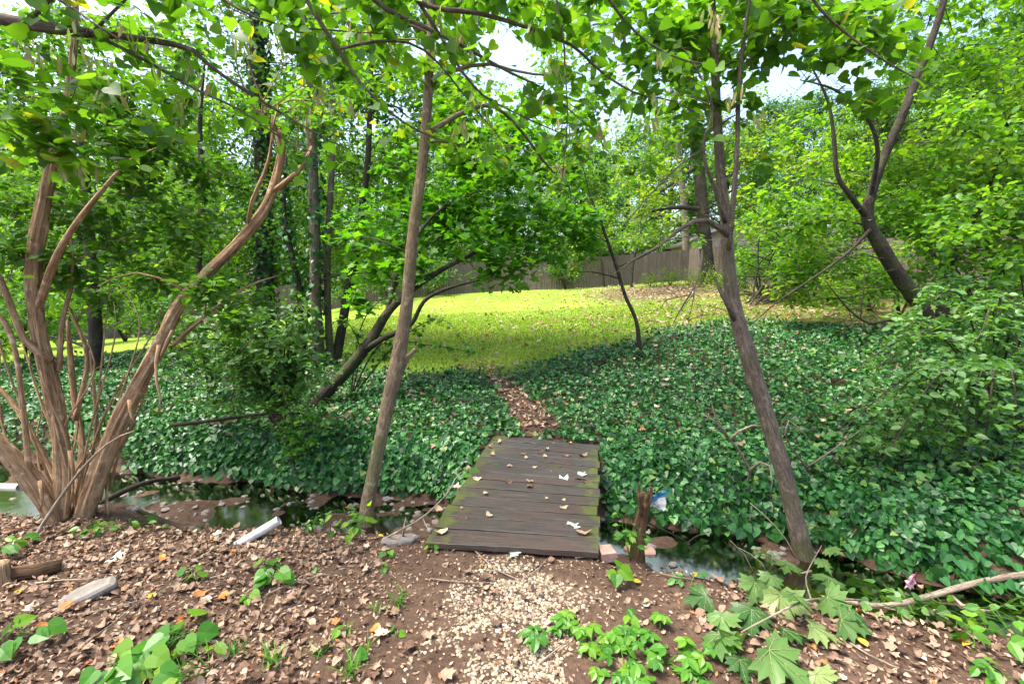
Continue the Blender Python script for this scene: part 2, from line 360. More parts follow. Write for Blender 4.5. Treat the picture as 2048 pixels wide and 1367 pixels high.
def sticks(mb, A, B, r, sag=.12):
    """many thin three-sided twigs at once"""
    A = np.asarray(A, float); B = np.asarray(B, float); n = len(A)
    if n == 0: return
    L = np.linalg.norm(B - A, axis=1)
    mid = (A + B) / 2 + rng.normal(0, 1, (n, 3)) * (L * sag)[:, None]
    P = np.stack([A, mid, B], 1); rr = np.stack([np.full(n, 1.) * r, np.full(n, .75) * r, np.full(n, .35) * r], 1)
    d = (B - A) / (L[:, None] + 1e-9); up = np.where(np.abs(d[:, 2:3]) > .9, [[1., 0, 0]], [[0, 0, 1.]])
    N = np.cross(d, up); N /= np.linalg.norm(N, axis=1, keepdims=True); Bn = np.cross(d, N)
    th = np.array([0, 2.094, 4.189])
    V = P[:, :, None] + rr[..., None, None] * (np.cos(th)[None, None, :, None] * N[:, None, None] + np.sin(th)[None, None, :, None] * Bn[:, None, None])
    f = []
    for a in range(2):
        for j in range(3): f.append([a * 3 + j, a * 3 + (j + 1) % 3, a * 3 + 3 + (j + 1) % 3, a * 3 + 3 + j])
    F = (np.array(f)[None] + (np.arange(n) * 9)[:, None, None]).reshape(-1, 4)
    mb.add(V.reshape(-1, 3), F)

# leaf templates: x across, y along (0..1), z up
def fan(outline, spine):
    """outline: right side points base->tip; mirrored; spine: list of y,z"""
    o = np.array(outline, float); v = []
    R = o; Lf = o * np.array([-1, 1, 1])
    v = list(R) + list(Lf) + [np.array((0, y, z)) for y, z in spine]
    n = len(o); k = len(spine); f = []
    def sp(y): return 2 * n + int(np.argmin([abs(y - s[0]) for s in spine]))
    for i in range(n - 1):
        ym = (o[i][1] + o[i + 1][1]) / 2; c = sp(ym)
        f.append([c, i, i + 1]); f.append([c, n + i + 1, n + i])
        ca, cb = sp(o[i][1]), sp(o[i + 1][1])
    for i in range(k - 1):
        pass
    return np.array(v), np.array(f)
LEAF = {}
LEAF['kite'] = (np.array([(0, 0, 0), (.34, .45, .06), (0, 1, -.06), (-.34, .45, .06)]), np.array([(0, 1, 2), (0, 2, 3)]))
LEAF['ovate'] = (np.array([(0, 0, 0), (.27, .28, .06), (.27, .6, .04), (0, 1, -.08), (-.27, .6, .04), (-.27, .28, .06), (0, .45, -.01)]),
                 np.array([(6, 0, 1), (6, 1, 2), (6, 2, 3), (6, 3, 4), (6, 4, 5), (6, 5, 0)]))
LEAF['heart'] = (np.array([(0, .1, 0), (.2, 0, .05), (.44, .12, .08), (.5, .36, .07), (.36, .66, .03), (0, 1.05, -.12), (-.36, .66, .03), (-.5, .36, .07), (-.44, .12, .08), (-.2, 0, .05), (0, .42, -.01)]),
                 np.array([(10, i, i + 1) for i in range(9)] + [(10, 9, 0)]))
_iv = [(0, .06), (.22, -.05), (.47, .12), (.4, .36), (.32, .58), (0, .95)]
_o = [(x, y, .06 * abs(x) * 2 - .05 * (y > .9)) for x, y in _iv] + [(-x, y, .06 * abs(x) * 2) for x, y in _iv[-2:0:-1]] + [(0, .38, 0)]
LEAF['ivy'] = (np.array(_o), np.array([(10, i, (i + 1) % 10) for i in range(10)]))
_k = [0, 2, 3, 5, 7, 8]; LEAF['ivyfar'] = (np.array([_o[i] for i in _k]), np.array([(0, 1, 2), (0, 2, 3), (0, 3, 4), (0, 4, 5)]))
LEAF['ovatefar'] = (np.array([(0, 0, 0), (.3, .45, .06), (0, 1, -.08), (-.3, .45, .06), (0, .5, -.02)]), np.array([(4, 0, 1), (4, 1, 2), (4, 2, 3), (4, 3, 0)]))
_mp = [(0, .1), (.3, 0), (.55, .02), (.33, .3), (.62, .52), (.27, .55), (.22, .72), (0, 1.05)]
_o = [(x, y, .05 * abs(x)) for x, y in _mp] + [(-x, y, .05 * abs(x)) for x, y in _mp[-2:0:-1]] + [(0, .32, -.03)]
LEAF['maple'] = (np.array(_o), np.array([(14, i, (i + 1) % 14) for i in range(14)]))
def curl_leaf(outline, seed, curl, fold):
    r = np.random.default_rng(seed); o = np.array(outline, float); n = len(o); cen = np.array([0, .48]); V = [(0, .48)]
    V += [tuple(cen + (p - cen) * .55) for p in o] + [tuple(p) for p in o]; V = np.array(V)
    z = curl * (V[:, 1] - .45) ** 2 * 2.2 + fold * np.abs(V[:, 0]) * 1.2 + .05 * np.sin(V[:, 0] * 11 + seed) * np.cos(V[:, 1] * 8 + seed) + r.normal(0, .02, len(V)); z -= z.min() * .6
    F = [(0, 1 + i, 1 + (i + 1) % n) for i in range(n)]
    for i in range(n):
        a, b, c, d = 1 + i, 1 + (i + 1) % n, 1 + n + (i + 1) % n, 1 + n + i; F += [(a, d, c), (a, c, b)]
    return np.c_[V, z], np.array(F)
_ov = [(0, 0), (.2, .12), (.31, .35), (.29, .6), (.15, .85), (0, 1), (-.16, .83), (-.28, .6), (-.3, .33), (-.18, .1)]
_lb = [(0, 0), (.25, .1), (.42, .3), (.24, .42), (.36, .72), (.13, .72), (0, 1), (-.15, .74), (-.38, .68), (-.24, .45), (-.4, .26), (-.22, .1)]
LEAF['litter'] = curl_leaf(_ov, 1, .5, .25); LEAF['litter2'] = curl_leaf(_lb, 2, .35, -.2)
LEAF['litter3'] = curl_leaf(_ov, 3, -.35, .5); LEAF['litter4'] = curl_leaf(_ov, 4, .8, -.3)
LEAF['shred'] = (np.array([(0, 0, 0), (.22, .4, .12), (0, 1, .1), (-.2, .5, .0)]), np.array([(0, 1, 2), (0, 2, 3)]))
LEAF['pod'] = (np.array([(0, 0, 0), (.09, .2, .025), (.115, .5, .03), (.09, .8, .02), (0, 1, 0), (-.09, .8, -.02), (-.115, .5, -.01), (-.09, .2, -.02), (.0, .5, .035)]),
               np.array([(8, i, (i + 1) % 8) for i in range(8)]))
def nrm(a): return a / (np.linalg.norm(a, axis=-1, keepdims=True) + 1e-9)
def scatter(mb, kind, P, D, Nn, S, var):
    V, F = LEAF[kind]; n = len(P)
    if n == 0: return
    D = nrm(D); X = nrm(np.cross(D, Nn)); Z = np.cross(X, D)
    S = np.broadcast_to(np.asarray(S, float), (n,))
    W = P[:, None] + S[:, None, None] * (V[None, :, 0:1] * X[:, None] + V[None, :, 1:2] * D[:, None] + V[None, :, 2:3] * Z[:, None])
    FF = (F[None] + (np.arange(n) * len(V))[:, None, None]).reshape(-1, F.shape[1])
    mb.add(W.reshape(-1, 3), FF, np.repeat(np.broadcast_to(var, (n,)), len(V)))
def rdir(n): return nrm(rng.normal(0, 1, (n, 3)))
def foliage(mw, ml, c, rad, ntw, lpt, size, kind, shift=0.0, flat=.45, droop=.25, root=None):
    """twigs fanning out of a cluster centre carrying leaves"""
    c = np.asarray(c, float); rad = np.asarray(rad, float) * np.ones(3)
    e = rdir(ntw) * rng.uniform(.35, 1.0, (ntw, 1)) ** .6
    E = c + e * rad
    A = c + e * rad * rng.uniform(-.1, .35, (ntw, 1)) + rng.normal(0, .08, (ntw, 3)) * rad
    A[:, 2] -= .1 * rad[2]
    sticks(mw, A, E, max(.0022, .02 * float(rad.max()) * .22))
    t = rng.uniform(.15, 1.08, (ntw, lpt)); P = A[:, None] + (E - A)[:, None] * t[..., None]
    P = P.reshape(-1, 3) + rng.normal(0, 1, (ntw * lpt, 3)) * (size * .55 + .03 * rad)
    d0 = np.repeat(nrm(E - A), lpt, 0); n = len(P)
    D = d0 * .6 + rdir(n) * .9; D[:, 2] = D[:, 2] * .5 - droop
    N = rdir(n) * flat * 1.6 + np.array([0, 0, 1.0])
    var = np.clip(rng.normal(.5, .22, n) + shift, 0, 1)
    scatter(ml, kind, P, D, N, size * rng.uniform(.6, 1.25, n), var)

class Tree:
    def __init__(s, name, label, base, bark, leafm, cat='tree', group=None):
        s.r = thing(name, label, cat, base, group); s.w = MB(); s.l = MB(); s.stems = []; s.bark = bark; s.lm = leafm
    def stem(s, pts, rad, seg=10, rough=.08, flare=0, strips=0, keep=True):
        C, R = tube(s.w, pts, rad, seg, None, rough, flare, strips)
        if keep: s.stems.append((C, R))
        return C, R
    def limb_to(s, c, r0=None, arch=.15):
        c = np.asarray(c, float); best = None
        for C, R in s.stems:
            d = np.linalg.norm(C - c, axis=1) + 1.2 * np.maximum(C[:, 2] - c[2] + .1, 0)
            k = int(np.argmin(d))
            if best is None or d[k] < best[0]: best = (d[k], C[k], R[k])
        d, p, r = best; L = np.linalg.norm(c - p)
        if L < .12: return
        r0 = min(r * .6, .006 + .011 * L) if r0 is None else min(r0, r * .8)
        m1 = p + (c - p) * .35 + np.array([0, 0, arch * L * .6]) + rng.normal(0, .05 * L, 3)
        m2 = p + (c - p) * .7 + np.array([0, 0, arch * L * .5]) + rng.normal(0, .06 * L, 3)
        C, R = tube(s.w, [p, m1, m2, c], [r0, r0 * .75, r0 * .5, max(.002, r0 * .25)], 6, max(6, int(L / .15)), .05)
        s.stems.append((C[len(C) // 2:], R[len(C) // 2:]))
    def clusters(s, lst, size, kind, ntw=14, lpt=9, flat=.45, droop=.25, zs=.7, limbs=True, shift=0):
        for q in lst:
            px, py, Y, rp = q[:4]; sh = q[4] if len(q) > 4 else 0; den = q[5] if len(q) > 5 else 1
            c = at(px, py, Y); r = rp * Y / FPX
            if limbs: s.limb_to(c)
            foliage(s.w, s.l, c, (r, r * .9, r * zs), max(3, int(ntw * den)), lpt, size, kind, sh + shift, flat, droop)
    def fill(s, rect, Ys, n, rp, size, kind, ntw=14, lpt=9, den=1.0, shift=0, flat=.5, keep=None):
        x0, y0, x1, y1 = rect; lst = []
        for e in range(n):
            px, py = rng.uniform(x0, x1), rng.uniform(y0, y1)
            if keep and not keep(px, py): continue
            lst.append((px, py, rng.uniform(*Ys), rp * rng.uniform(.7, 1.3), shift + rng.normal(0, .08), den))
        lst.sort(key=lambda q: -q[1])
        s.clusters(lst, size, kind, ntw, lpt, flat)
    def twiggery(s, n, L, r=.003):
        A = np.concatenate([C[len(C) // 3:] for C, R in s.stems]); k = rng.integers(0, len(A), n); A = A[k]
        D = rdir(n) * np.array([1, 1, .6]) + np.array([0, 0, .15]); l = L * rng.uniform(.4, 1.2, (n, 1)); B = A + D * l
        sticks(s.w, A, B, r, .08)
        t = rng.uniform(.3, .9, (n, 3)); P = (A[:, None] + (B - A)[:, None] * t[..., None]).reshape(-1, 3)
        sticks(s.w, P, P + (np.repeat(D, 3, 0) * .6 + rdir(3 * n) * .7) * np.repeat(l, 3, 0) * .4, r * .6, .1)
    def done(s, wood='trunk', crown='crown'):
        part(wood, s.w, s.bark, s.r)
        if s.l.n: part(crown, s.l, s.lm, s.r)
        return s.r
def px_path(lst): return [at(*p) for p in lst]

# ================================================================== THE SETTING
def grow(a, b, s0, s1):
    o = [a]; s = s0
    while o[-1] < b: o.append(o[-1] + s); s = min(s * 1.18, s1)
    return np.array(o)
xs = np.r_[-grow(6.06, 70, .1, 6)[::-1], np.arange(-6, 6.01, .06), grow(6.06, 70, .1, 6)]
ys = np.r_[np.arange(-16, 1.4, 1.0), np.arange(1.5, 6, .05), np.arange(6, 12, .12), grow(12, 90, .2, 5)]
GX, GY = np.meshgrid(xs, ys); GZ = terr(GX, GY)
LE_X = [-30, -8, -4.1, -1.7, -.75, .2, 1.0, 2.0, 3.6, 6.1, 9, 30]
LE_Y = [12, 10, 8.6, 7.5, 7.4, 7.4, 7.9, 8.4, 9.0, 8.6, 8.2, 8]
def lawn_edge(x): return np.interp(x, LE_X, LE_Y)
litter_c = at(1310, 588, 21)
def lawn_mask(x, y):
    e = lawn_edge(x) + .5 * fbm(x * 1.3, y * 1.3, 11)
    m = sstep(-.25, .35, y - e)
    m = m * (1 - .85 * sstep(1.0, .3, np.hypot((x - litter_c[0]) / 4.2, (y - litter_c[1]) / 5.5) + .5 * fbm(x * .8, y * .8, 9)))
    m = m * (1 - .7 * sstep(-2.5, 2, x - (4.5 + .35 * (y - 9))))      # bare, shaded strip along the right fence
    return m
mb = MB(); nx, ny = len(xs), len(ys)
i = np.arange(ny - 1)[:, None] * nx; j = np.arange(nx - 1)[None]
mb.add(np.stack([GX, GY, GZ], -1).reshape(-1, 3), np.stack([i + j, i + j + 1, i + nx + j + 1, i + nx + j], -1).reshape(-1, 4))
me = mb.mesh('ground')
a = me.attributes.new('lawn', 'FLOAT', 'POINT'); a.data.foreach_set('value', lawn_mask(GX, GY).ravel().astype(np.float32))
struct(obj('ground', me, M['ground']))
# creek water
vv = np.linspace(-11, 9, 60); mb = MB(); W = []
u1, u2 = creek_edges(vv)
for uu in (u1 - .1, (u1 + u2) / 2, u2 + .35): W.append(np.stack([uu * SB + vv * CB, uu * CB - vv * SB, np.full_like(vv, WATER_Z)], -1))
W = np.stack(W); i = np.arange(2)[:, None] * 60; j = np.arange(59)[None]
mb.add(W.reshape(-1, 3), np.stack([i + j, i + 60 + j, i + 60 + j + 1, i + j + 1], -1).reshape(-1, 4))
struct(obj('creek_water', mb.mesh('creek_water'), M['water']))

# path from the bridge to the lawn
path_pts = np.array([ground(*p)[:2] for p in [(1075, 862), (1065, 835), (1035, 800), (1005, 770), (980, 745), (950, 725)]])
def path_dist(x, y):
    d = np.full(np.shape(x), 9.0)
    for a, b in zip(path_pts[:-1], path_pts[1:]):
        ab = b - a; t = np.clip(((x - a[0]) * ab[0] + (y - a[1]) * ab[1]) / (ab @ ab), 0, 1)
        d = np.minimum(d, np.hypot(x - a[0] - t * ab[0], y - a[1] - t * ab[1]))
    return d

# ------------------------------------------------------------------ bridge
BZ = 0.10
FL, FR, BR, BL = [onz(*p, BZ)[:2] for p in [(850, 1085), (1197, 1105), (1198, 890), (988, 868)]]
mid = (FL + FR + BR + BL) / 4
bridge = thing('plank_footbridge', 'dark weathered plank footbridge with mossy edges across the creek', 'footbridge', (mid[0], mid[1], BZ - .13))
NPL = 13
wts = np.array([1.12] + [1.0] * (NPL - 1)) * rng.uniform(.95, 1.05, NPL); cum = np.r_[0, np.cumsum(wts)] / wts.sum()
for q in range(NPL):
    g = .0065
    t0, t1 = cum[q], cum[q + 1]
    L0 = FL + (BL - FL) * t0; L1 = FL + (BL - FL) * t1; R0 = FR + (BR - FR) * t0; R1 = FR + (BR - FR) * t1
    f0 = g / np.linalg.norm(L1 - L0)
    L0, L1 = L0 + (L1 - L0) * f0, L1 - (L1 - L0) * f0; R0, R1 = R0 + (R1 - R0) * f0, R1 - (R1 - R0) * f0
    ex = rng.uniform(-.012, .012, 2); dx = nrm(R0 - L0)
    L0, L1, R0, R1 = L0 + dx * ex[0], L1 + dx * ex[0], R0 + dx * ex[1], R1 + dx * ex[1]
    c = (L0 + L1 + R0 + R1) / 4; ang = math.atan2(dx[1], dx[0]); th = .038; dz = rng.uniform(-.003, .003)
    rot = np.array([[cos(-ang), -sin(-ang)], [sin(-ang), cos(-ang)]])
    NS = 14; V = []; bev = .0022
    warp = rng.normal(0, .0022, NS + 1)
    for s_ in range(NS + 1):
        f = s_ / NS; p = rot @ (L0 + (R0 - L0) * f - c); r = rot @ (L1 + (R1 - L1) * f - c)
        p[1] += warp[s_]; r[1] += rng.normal(0, .0018); zz = dz + .003 * sin(f * 3.1 + q)
        for (x, y, z) in [(p[0], p[1], -th), (p[0], p[1], -bev), (p[0], p[1] + bev, 0), (r[0], r[1] - bev, 0), (r[0], r[1], -bev), (r[0], r[1], -th)]:
            V.append((x, y, z + zz))
    F = []
    for s_ in range(NS):
        for e in range(6): F.append([s_ * 6 + e, s_ * 6 + (e + 1) % 6, s_ * 6 + 6 + (e + 1) % 6, s_ * 6 + 6 + e])
    mb = MB(); mb.add(V, [np.array(F)[:, ::-1], np.array([[0, 1, 2, 3, 4, 5]]), np.array([[5, 4, 3, 2, 1, 0]]) + NS * 6])
    o = obj('plank', mb.mesh('plank', smooth=False), M['plank'], bridge, (c[0] - mid[0], c[1] - mid[1], .13))
    o.rotation_euler[2] = ang
    for fx in (-.47, .47):      # nail heads
        for fy in (-.035, .035):
            pass
bdir = nrm((BL + BR) / 2 - (FL + FR) / 2); bx = np.array([bdir[1], -bdir[0]])
for k_ in (-.5, 0, .5):
    mb = MB(); ctr = mid + bx * k_ * 1.02; hl, hw = 1.0, .022
    P = []
    for z in (BZ - .14, BZ - .043):
        for sa, sb in ((-1, -1), (1, -1), (1, 1), (-1, 1)):
            q2 = ctr + bdir * hl * sb + bx * hw * sa; P.append((q2[0], q2[1], z))
    mb.add(P, np.array([(3, 2, 1, 0), (4, 5, 6, 7), (0, 1, 5, 4), (1, 2, 6, 5), (2, 3, 7, 6), (3, 0, 4, 7)]))
    part('stringer', mb, M['plank'], bridge, False)

# ------------------------------------------------------------------ fences and shed
def fence(pts, label, h=1.8):
    pts = [np.array(p, float)[:2] for p in pts]
    root = thing('board_fence', label, 'fence', (pts[0][0], pts[0][1], terr1(*pts[0])))
    for a, b in zip(pts[:-1], pts[1:]):
        L = np.linalg.norm(b - a); n = max(1, round(L / 2.44)); d = (b - a) / L; nn = np.array([-d[1], d[0]])
        for q in range(n):
            s0 = L * q / n; s1 = L * (q + 1) / n; mb = MB(); nb = int((s1 - s0) / .145); bw = (s1 - s0) / nb
            pz = terr(np.array([a[0] + d[0] * s0, a[0] + d[0] * s1]), np.array([a[1] + d[1] * s0, a[1] + d[1] * s1]))
            for w_ in range(nb):
                t = s0 + bw * (w_ + .5); p = a + d * t; z0 = np.interp(t, [s0, s1], pz) - .05
                z1 = z0 + h + .05 + rng.uniform(-.02, .02); hw = bw * .48; off = rng.uniform(-.008, .008)
                P = []
                for z in (z0, z1):
                    for sa, sb in ((-1, -1), (1, -1), (1, 1), (-1, 1)):
                        c = p + d * hw * sa + nn * (.01 * sb + off); P.append((c[0], c[1], z))
                mb.add(P, np.array([(4, 5, 6, 7), (0, 1, 5, 4), (1, 2, 6, 5), (2, 3, 7, 6), (3, 0, 4, 7)]))
            stuff(part('board_panel', mb, M['fence'], root, False))
            mb = MB(); p = a + d * s0 + nn * .07; tube(mb, [(p[0], p[1], pz[0] - .1), (p[0], p[1], pz[0] + h + .02)], .05, 4, 2, 0)
            part('post', mb, M['fence'], root, False)
    return root
fence([at(-150, 690, 20), at(470, 655, 25), at(735, 606, 27), at(1000, 582, 29), at(1372, 562, 28)], 'weathered brown board fence across the far end of the lawn')
fence([at(1376, 560, 27.7), at(1640, 588, 17), at(1900, 622, 12.6), at(2250, 660, 9.5)], 'weathered board fence running along the right side behind the leaning tree')
s0 = at(1365, 560, 34); gz = terr1(s0[0], s0[1]); shed = thing('garden_shed', 'pale walled shed with dark sloping roof behind the board fence', 'shed', (s0[0], s0[1], gz))
mb = MB(); wx, wy, wh = 7.0, 4.0, 2.5
mb.add([(s0[0] + x, s0[1] + y, gz + z) for z in (0, wh) for x, y in ((.3, 0), (wx, 0), (wx, wy), (.3, wy))] + [(s0[0] + wx / 2, s0[1], gz + 3.7), (s0[0] + wx / 2, s0[1] + wy, gz + 3.7)],
       [np.array([(0, 1, 5, 4), (1, 2, 6, 5), (2, 3, 7, 6), (3, 0, 4, 7)]), np.array([(4, 5, 8), (7, 9, 6)])])
part('wall', mb, M['siding'], shed, False)
mb = MB()
for sg in (0, 1):
    xa, xb = (-.2, wx / 2) if sg == 0 else (wx + .5, wx / 2)
    P = [(s0[0] + x, s0[1] + y, gz + z + t) for t in (0, .16) for x, y, z in ((xa, -.5, wh - .2), (xb, -.5, 3.75), (xb, wy + .4, 3.75), (xa, wy + .4, wh - .2))]
    mb.add(P, np.array([(0, 1, 2, 3), (4, 7, 6, 5), (0, 4, 5, 1), (1, 5, 6, 2), (2, 6, 7, 3), (3, 7, 4, 0)]))
part('roof', mb, M['roof'], shed, False)

# ------------------------------------------------------------------ ivy ground cover
def pts_in(x0, x1, y0, y1, dens):
    n = int((x1 - x0) * (y1 - y0) * dens); return rng.uniform(x0, x1, n), rng.uniform(y0, y1, n)
X, Y = pts_in(-11, 10, 3.2, 10.5, 1080)
u, v = uv_of(X, Y); _, u2 = creek_edges(v)
fade = rng.uniform(0, 1, len(X))
ok = (u > u2 + .08 + .1 * fbm(X * 3, Y * 3, 8)) & (Y < lawn_edge(X) + .5 * fbm(X * 1.1, Y * 1.1, 21) + .15 * rng.normal(0, 1, len(X)))
pdist = path_dist(X, Y); ok &= (pdist > .1 - .07 * sstep(5.6, 6.8, Y) + .16 * vnoise(X * 4, Y * 4, 3) + .12 * fade)
bu, bv = (X - mid[0]) * bdir[0] + (Y - mid[1]) * bdir[1], (X - mid[0]) * bx[0] + (Y - mid[1]) * bx[1]
ok &= ~((np.abs(bv) < .60) & (bu < 1.1))
ok &= fade < np.where(Y < 7, 1, .8)
ok &= np.hypot(X - 2.08, Y - 3.42) > .22
X, Y = X[ok], Y[ok]; n = len(X)
lump = .32 * np.clip(fbm(X * 1.6, Y * 1.6, 31, 3) + .22, 0, 1) * sstep(.2, .8, path_dist(X, Y))
Z = terr(X, Y) + .03 + lump * rng.uniform(.35, 1.0, n) + rng.uniform(0, .05, n)
mb = MB(); Nn = tnormal(X, Y, .15) + rng.normal(0, .6, (n, 3)) + np.array([0, -.25, .1])
D = rdir(n) * .9 + np.array([0, -.55, -.35])
sz = rng.uniform(.034, .073, n) * np.where(rng.uniform(0, 1, n) < .1, 1.25, 1); va = np.clip(rng.normal(.45, .28, n) + .25 * fbm(X * .8, Y * .8, 41), 0, 1); Pv = np.stack([X, Y, Z], -1)
for kd, kk in (('ivy', Y < 5.2), ('ivyfar', Y >= 5.2)): scatter(mb, kd, Pv[kk], D[kk], Nn[kk], sz[kk], va[kk])
# ivy hanging over the far bank edge
n = 8200; v = rng.uniform(-6.5, 4.5, n); _, u2 = creek_edges(v); t = rng.uniform(0, 1, n)
u = u2 + .1 + .5 * t + rng.normal(0, .04, n); X = u * SB + v * CB; Y = u * CB - v * SB
bv = (X - mid[0]) * bx[0] + (Y - mid[1]) * bx[1]; ok = (np.abs(bv) > .66) & ((v > 1.4) | (vnoise(v * 1.8, v * 0, 77) > .12 + .5 * (1 - t) * vnoise(v * 3, t * 2, 5))); X, Y, t = X[ok], Y[ok], t[ok]; n = len(X)
Z = np.maximum(terr(X, Y), WATER_Z + .05) + rng.uniform(.0, .1, n)
scatter(mb, 'ivy', np.stack([X, Y, Z], -1), rdir(n) * .6 + np.array([0, -.4, -.8]), rdir(n) * .6 + np.array([0, -.9, .5]), rng.uniform(.055, .1, n), np.clip(rng.normal(.45, .2, n), 0, 1))
RP0, RP1 = [], []
iv = stuff(obj('ivy_ground_cover', mb.mesh('ivy_ground_cover', smooth=False), M['ivy']))
tag(iv, 'dark glossy ivy carpet covering the far bank of the creek', 'ivy')

# dead leaves caught on the ivy
mbd = MB(); X, Y = pts_in(-6, 7, 4.3, 9, 7); u, v = uv_of(X, Y); _, u2 = creek_edges(v); ok = (u > u2 + .3) & (Y < lawn_edge(X)) & ~((np.abs((X - mid[0]) * bx[0] + (Y - mid[1]) * bx[1]) < .65) & (u < 5.1)); X, Y = X[ok], Y[ok]; n = len(X)
lump = .32 * np.clip(fbm(X * 1.6, Y * 1.6, 31, 3) + .22, 0, 1)
scatter(mbd, 'litter', np.stack([X, Y, terr(X, Y) + lump + .07], -1), rdir(n) * np.array([1, 1, .3]), rdir(n) * .5 + np.array([0, -.2, 1.]), rng.uniform(.05, .1, n), np.clip(rng.normal(.5, .25, n), 0, 1))
tag(stuff(obj('ivy_litter', mbd.mesh('ivy_litter'), M['litter'])), 'scattered dead brown leaves caught on top of the ivy', 'leaf litter')
# ------------------------------------------------------------------ lawn grass
X, Y = pts_in(-9, 9, 6.9, 17, 540); lm = lawn_mask(X, Y)
ok = (rng.uniform(0, 1, len(X)) < lm * np.clip(1.5 - (Y - 8) / 10, .35, 1)) & (np.abs(X) < Y * 1.0); X, Y = X[ok], Y[ok]; n = len(X)
P = np.stack([X, Y, terr(X, Y)], -1); h = rng.uniform(.025, .06, n); a = rng.uniform(0, 2 * pi, n)
wv = np.stack([np.cos(a), np.sin(a), 0 * a], -1) * rng.uniform(.006, .012, n)[:, None]
tip = P + np.stack([rng.normal(0, .018, n), rng.normal(0, .018, n), h], -1)
mb = MB(); mb.add(np.stack([P - wv, P + wv, tip], 1).reshape(-1, 3), np.arange(3 * n).reshape(-1, 3), np.repeat(np.clip(rng.normal(.5, .25, n), 0, 1), 3))
tag(stuff(obj('lawn_grass', mb.mesh('lawn_grass', smooth=False), M['grass'])), 'short bright yellow-green grass of the sloping lawn', 'grass')

# ------------------------------------------------------------------ leaf litter as mass
def litter(X, Y, size, lift=.012, kinds=('litter', 'litter2', 'litter3', 'litter4'), mb=None, tilt=.35, shift=0.0):
    n = len(X); N_ = tnormal(X, Y) + rng.normal(0, tilt, (n, 3)) * np.array([1, 1, .3]); a = rng.uniform(0, 2 * pi, n)
    P = np.stack([X, Y, terr(X, Y) + lift * rng.uniform(-.6, 1.5, n)], -1); D = np.stack([np.cos(a), np.sin(a), rng.normal(0, .15, n)], -1)
    S = size * rng.uniform(.55, 1.3, n); k = rng.integers(0, len(kinds), n); va = np.clip(rng.normal(.5, .25, n) + shift, 0, 1)
    D = D - N_ * np.sum(D * nrm(N_), 1)[:, None] * .9
    for q, kd in enumerate(kinds): scatter(mb, kd, P[k == q], D[k == q], N_[k == q], S[k == q], va[k == q])
mb = MB()
X, Y = pts_in(-4.6, 3.8, 1.6, 3.6, 700); u, v = uv_of(X, Y); u1, _ = creek_edges(v)
den = np.clip(.12 + .9 * sstep(-.55, -1.15, X + .25 * (Y - 2)) + .75 * sstep(.75, 1.5, X), 0, 1) * np.clip(.75 + 1.4 * fbm(X * 2, Y * 2, 51), .15, 1)
ok = (rng.uniform(0, 1, len(X)) < den) & (u < u1 + .12); litter(X[ok], Y[ok], .047, .018, mb=mb, shift=-.06)
X, Y = pts_in(-4.6, 3.8, 1.6, 3.5, 2600); u, v = uv_of(X, Y); u1, _ = creek_edges(v)      # crumbs and shreds
ok = (rng.uniform(0, 1, len(X)) < .25 + .6 * sstep(-.3, -1.2, X) + .3 * sstep(.8, 1.4, X)) & (u < u1 + .15); litter(X[ok], Y[ok], .028, .01, ('shred',), mb=mb)
tag(stuff(obj('leaf_litter', mb.mesh('leaf_litter'), M['litter'])), 'brown dry leaf litter strewn over the near bank', 'leaf litter')
mb = MB()
t = rng.uniform(0, 1, 380); i_ = np.clip((t * 5).astype(int), 0, 4); f = (t * 5 - i_)[:, None]; q = path_pts[i_] * (1 - f) + path_pts[np.minimum(i_ + 1, 5)] * f + rng.normal(0, .17, (380, 2))
litter(q[:, 0], q[:, 1], .065, .04, mb=mb, shift=.22)
tag(stuff(obj('path_litter', mb.mesh('path_litter', smooth=False), M['litter'])), 'pale dry leaves on the bare path through the ivy', 'leaf litter')
mb = MB()
X, Y = pts_in(-5, 9, 7.6, 26, 34)
dl = np.hypot((X - litter_c[0]) / 4.2, (Y - litter_c[1]) / 5.5)
ok = rng.uniform(0, 1, len(X)) < np.clip(.2 + .5 * sstep(-2, 2.5, X) * sstep(22, 10, Y) , 0, 1) * (Y > lawn_edge(X) - .2) * (np.abs(X) < Y)
litter(X[ok], Y[ok], .11, .05, kinds=('litter', 'shred'), mb=mb, shift=.12)
n = 2600; X = litter_c[0] + rng.normal(0, 2.2, n); Y = litter_c[1] + rng.normal(0, 3.2, n); litter(X, Y, .13, .05, ('shred',), mb=mb, shift=.12)
X = rng.uniform(3, 10, 900); Y = 9 + (X - 3) * .25 + rng.uniform(0, 5, 900); litter(X, Y, .1, .04, ('shred',), mb=mb, shift=.1)
tag(stuff(obj('lawn_litter', mb.mesh('lawn_litter', smooth=False), M['litter'])), 'pale fallen leaves scattered over the sunny lawn', 'leaf litter')

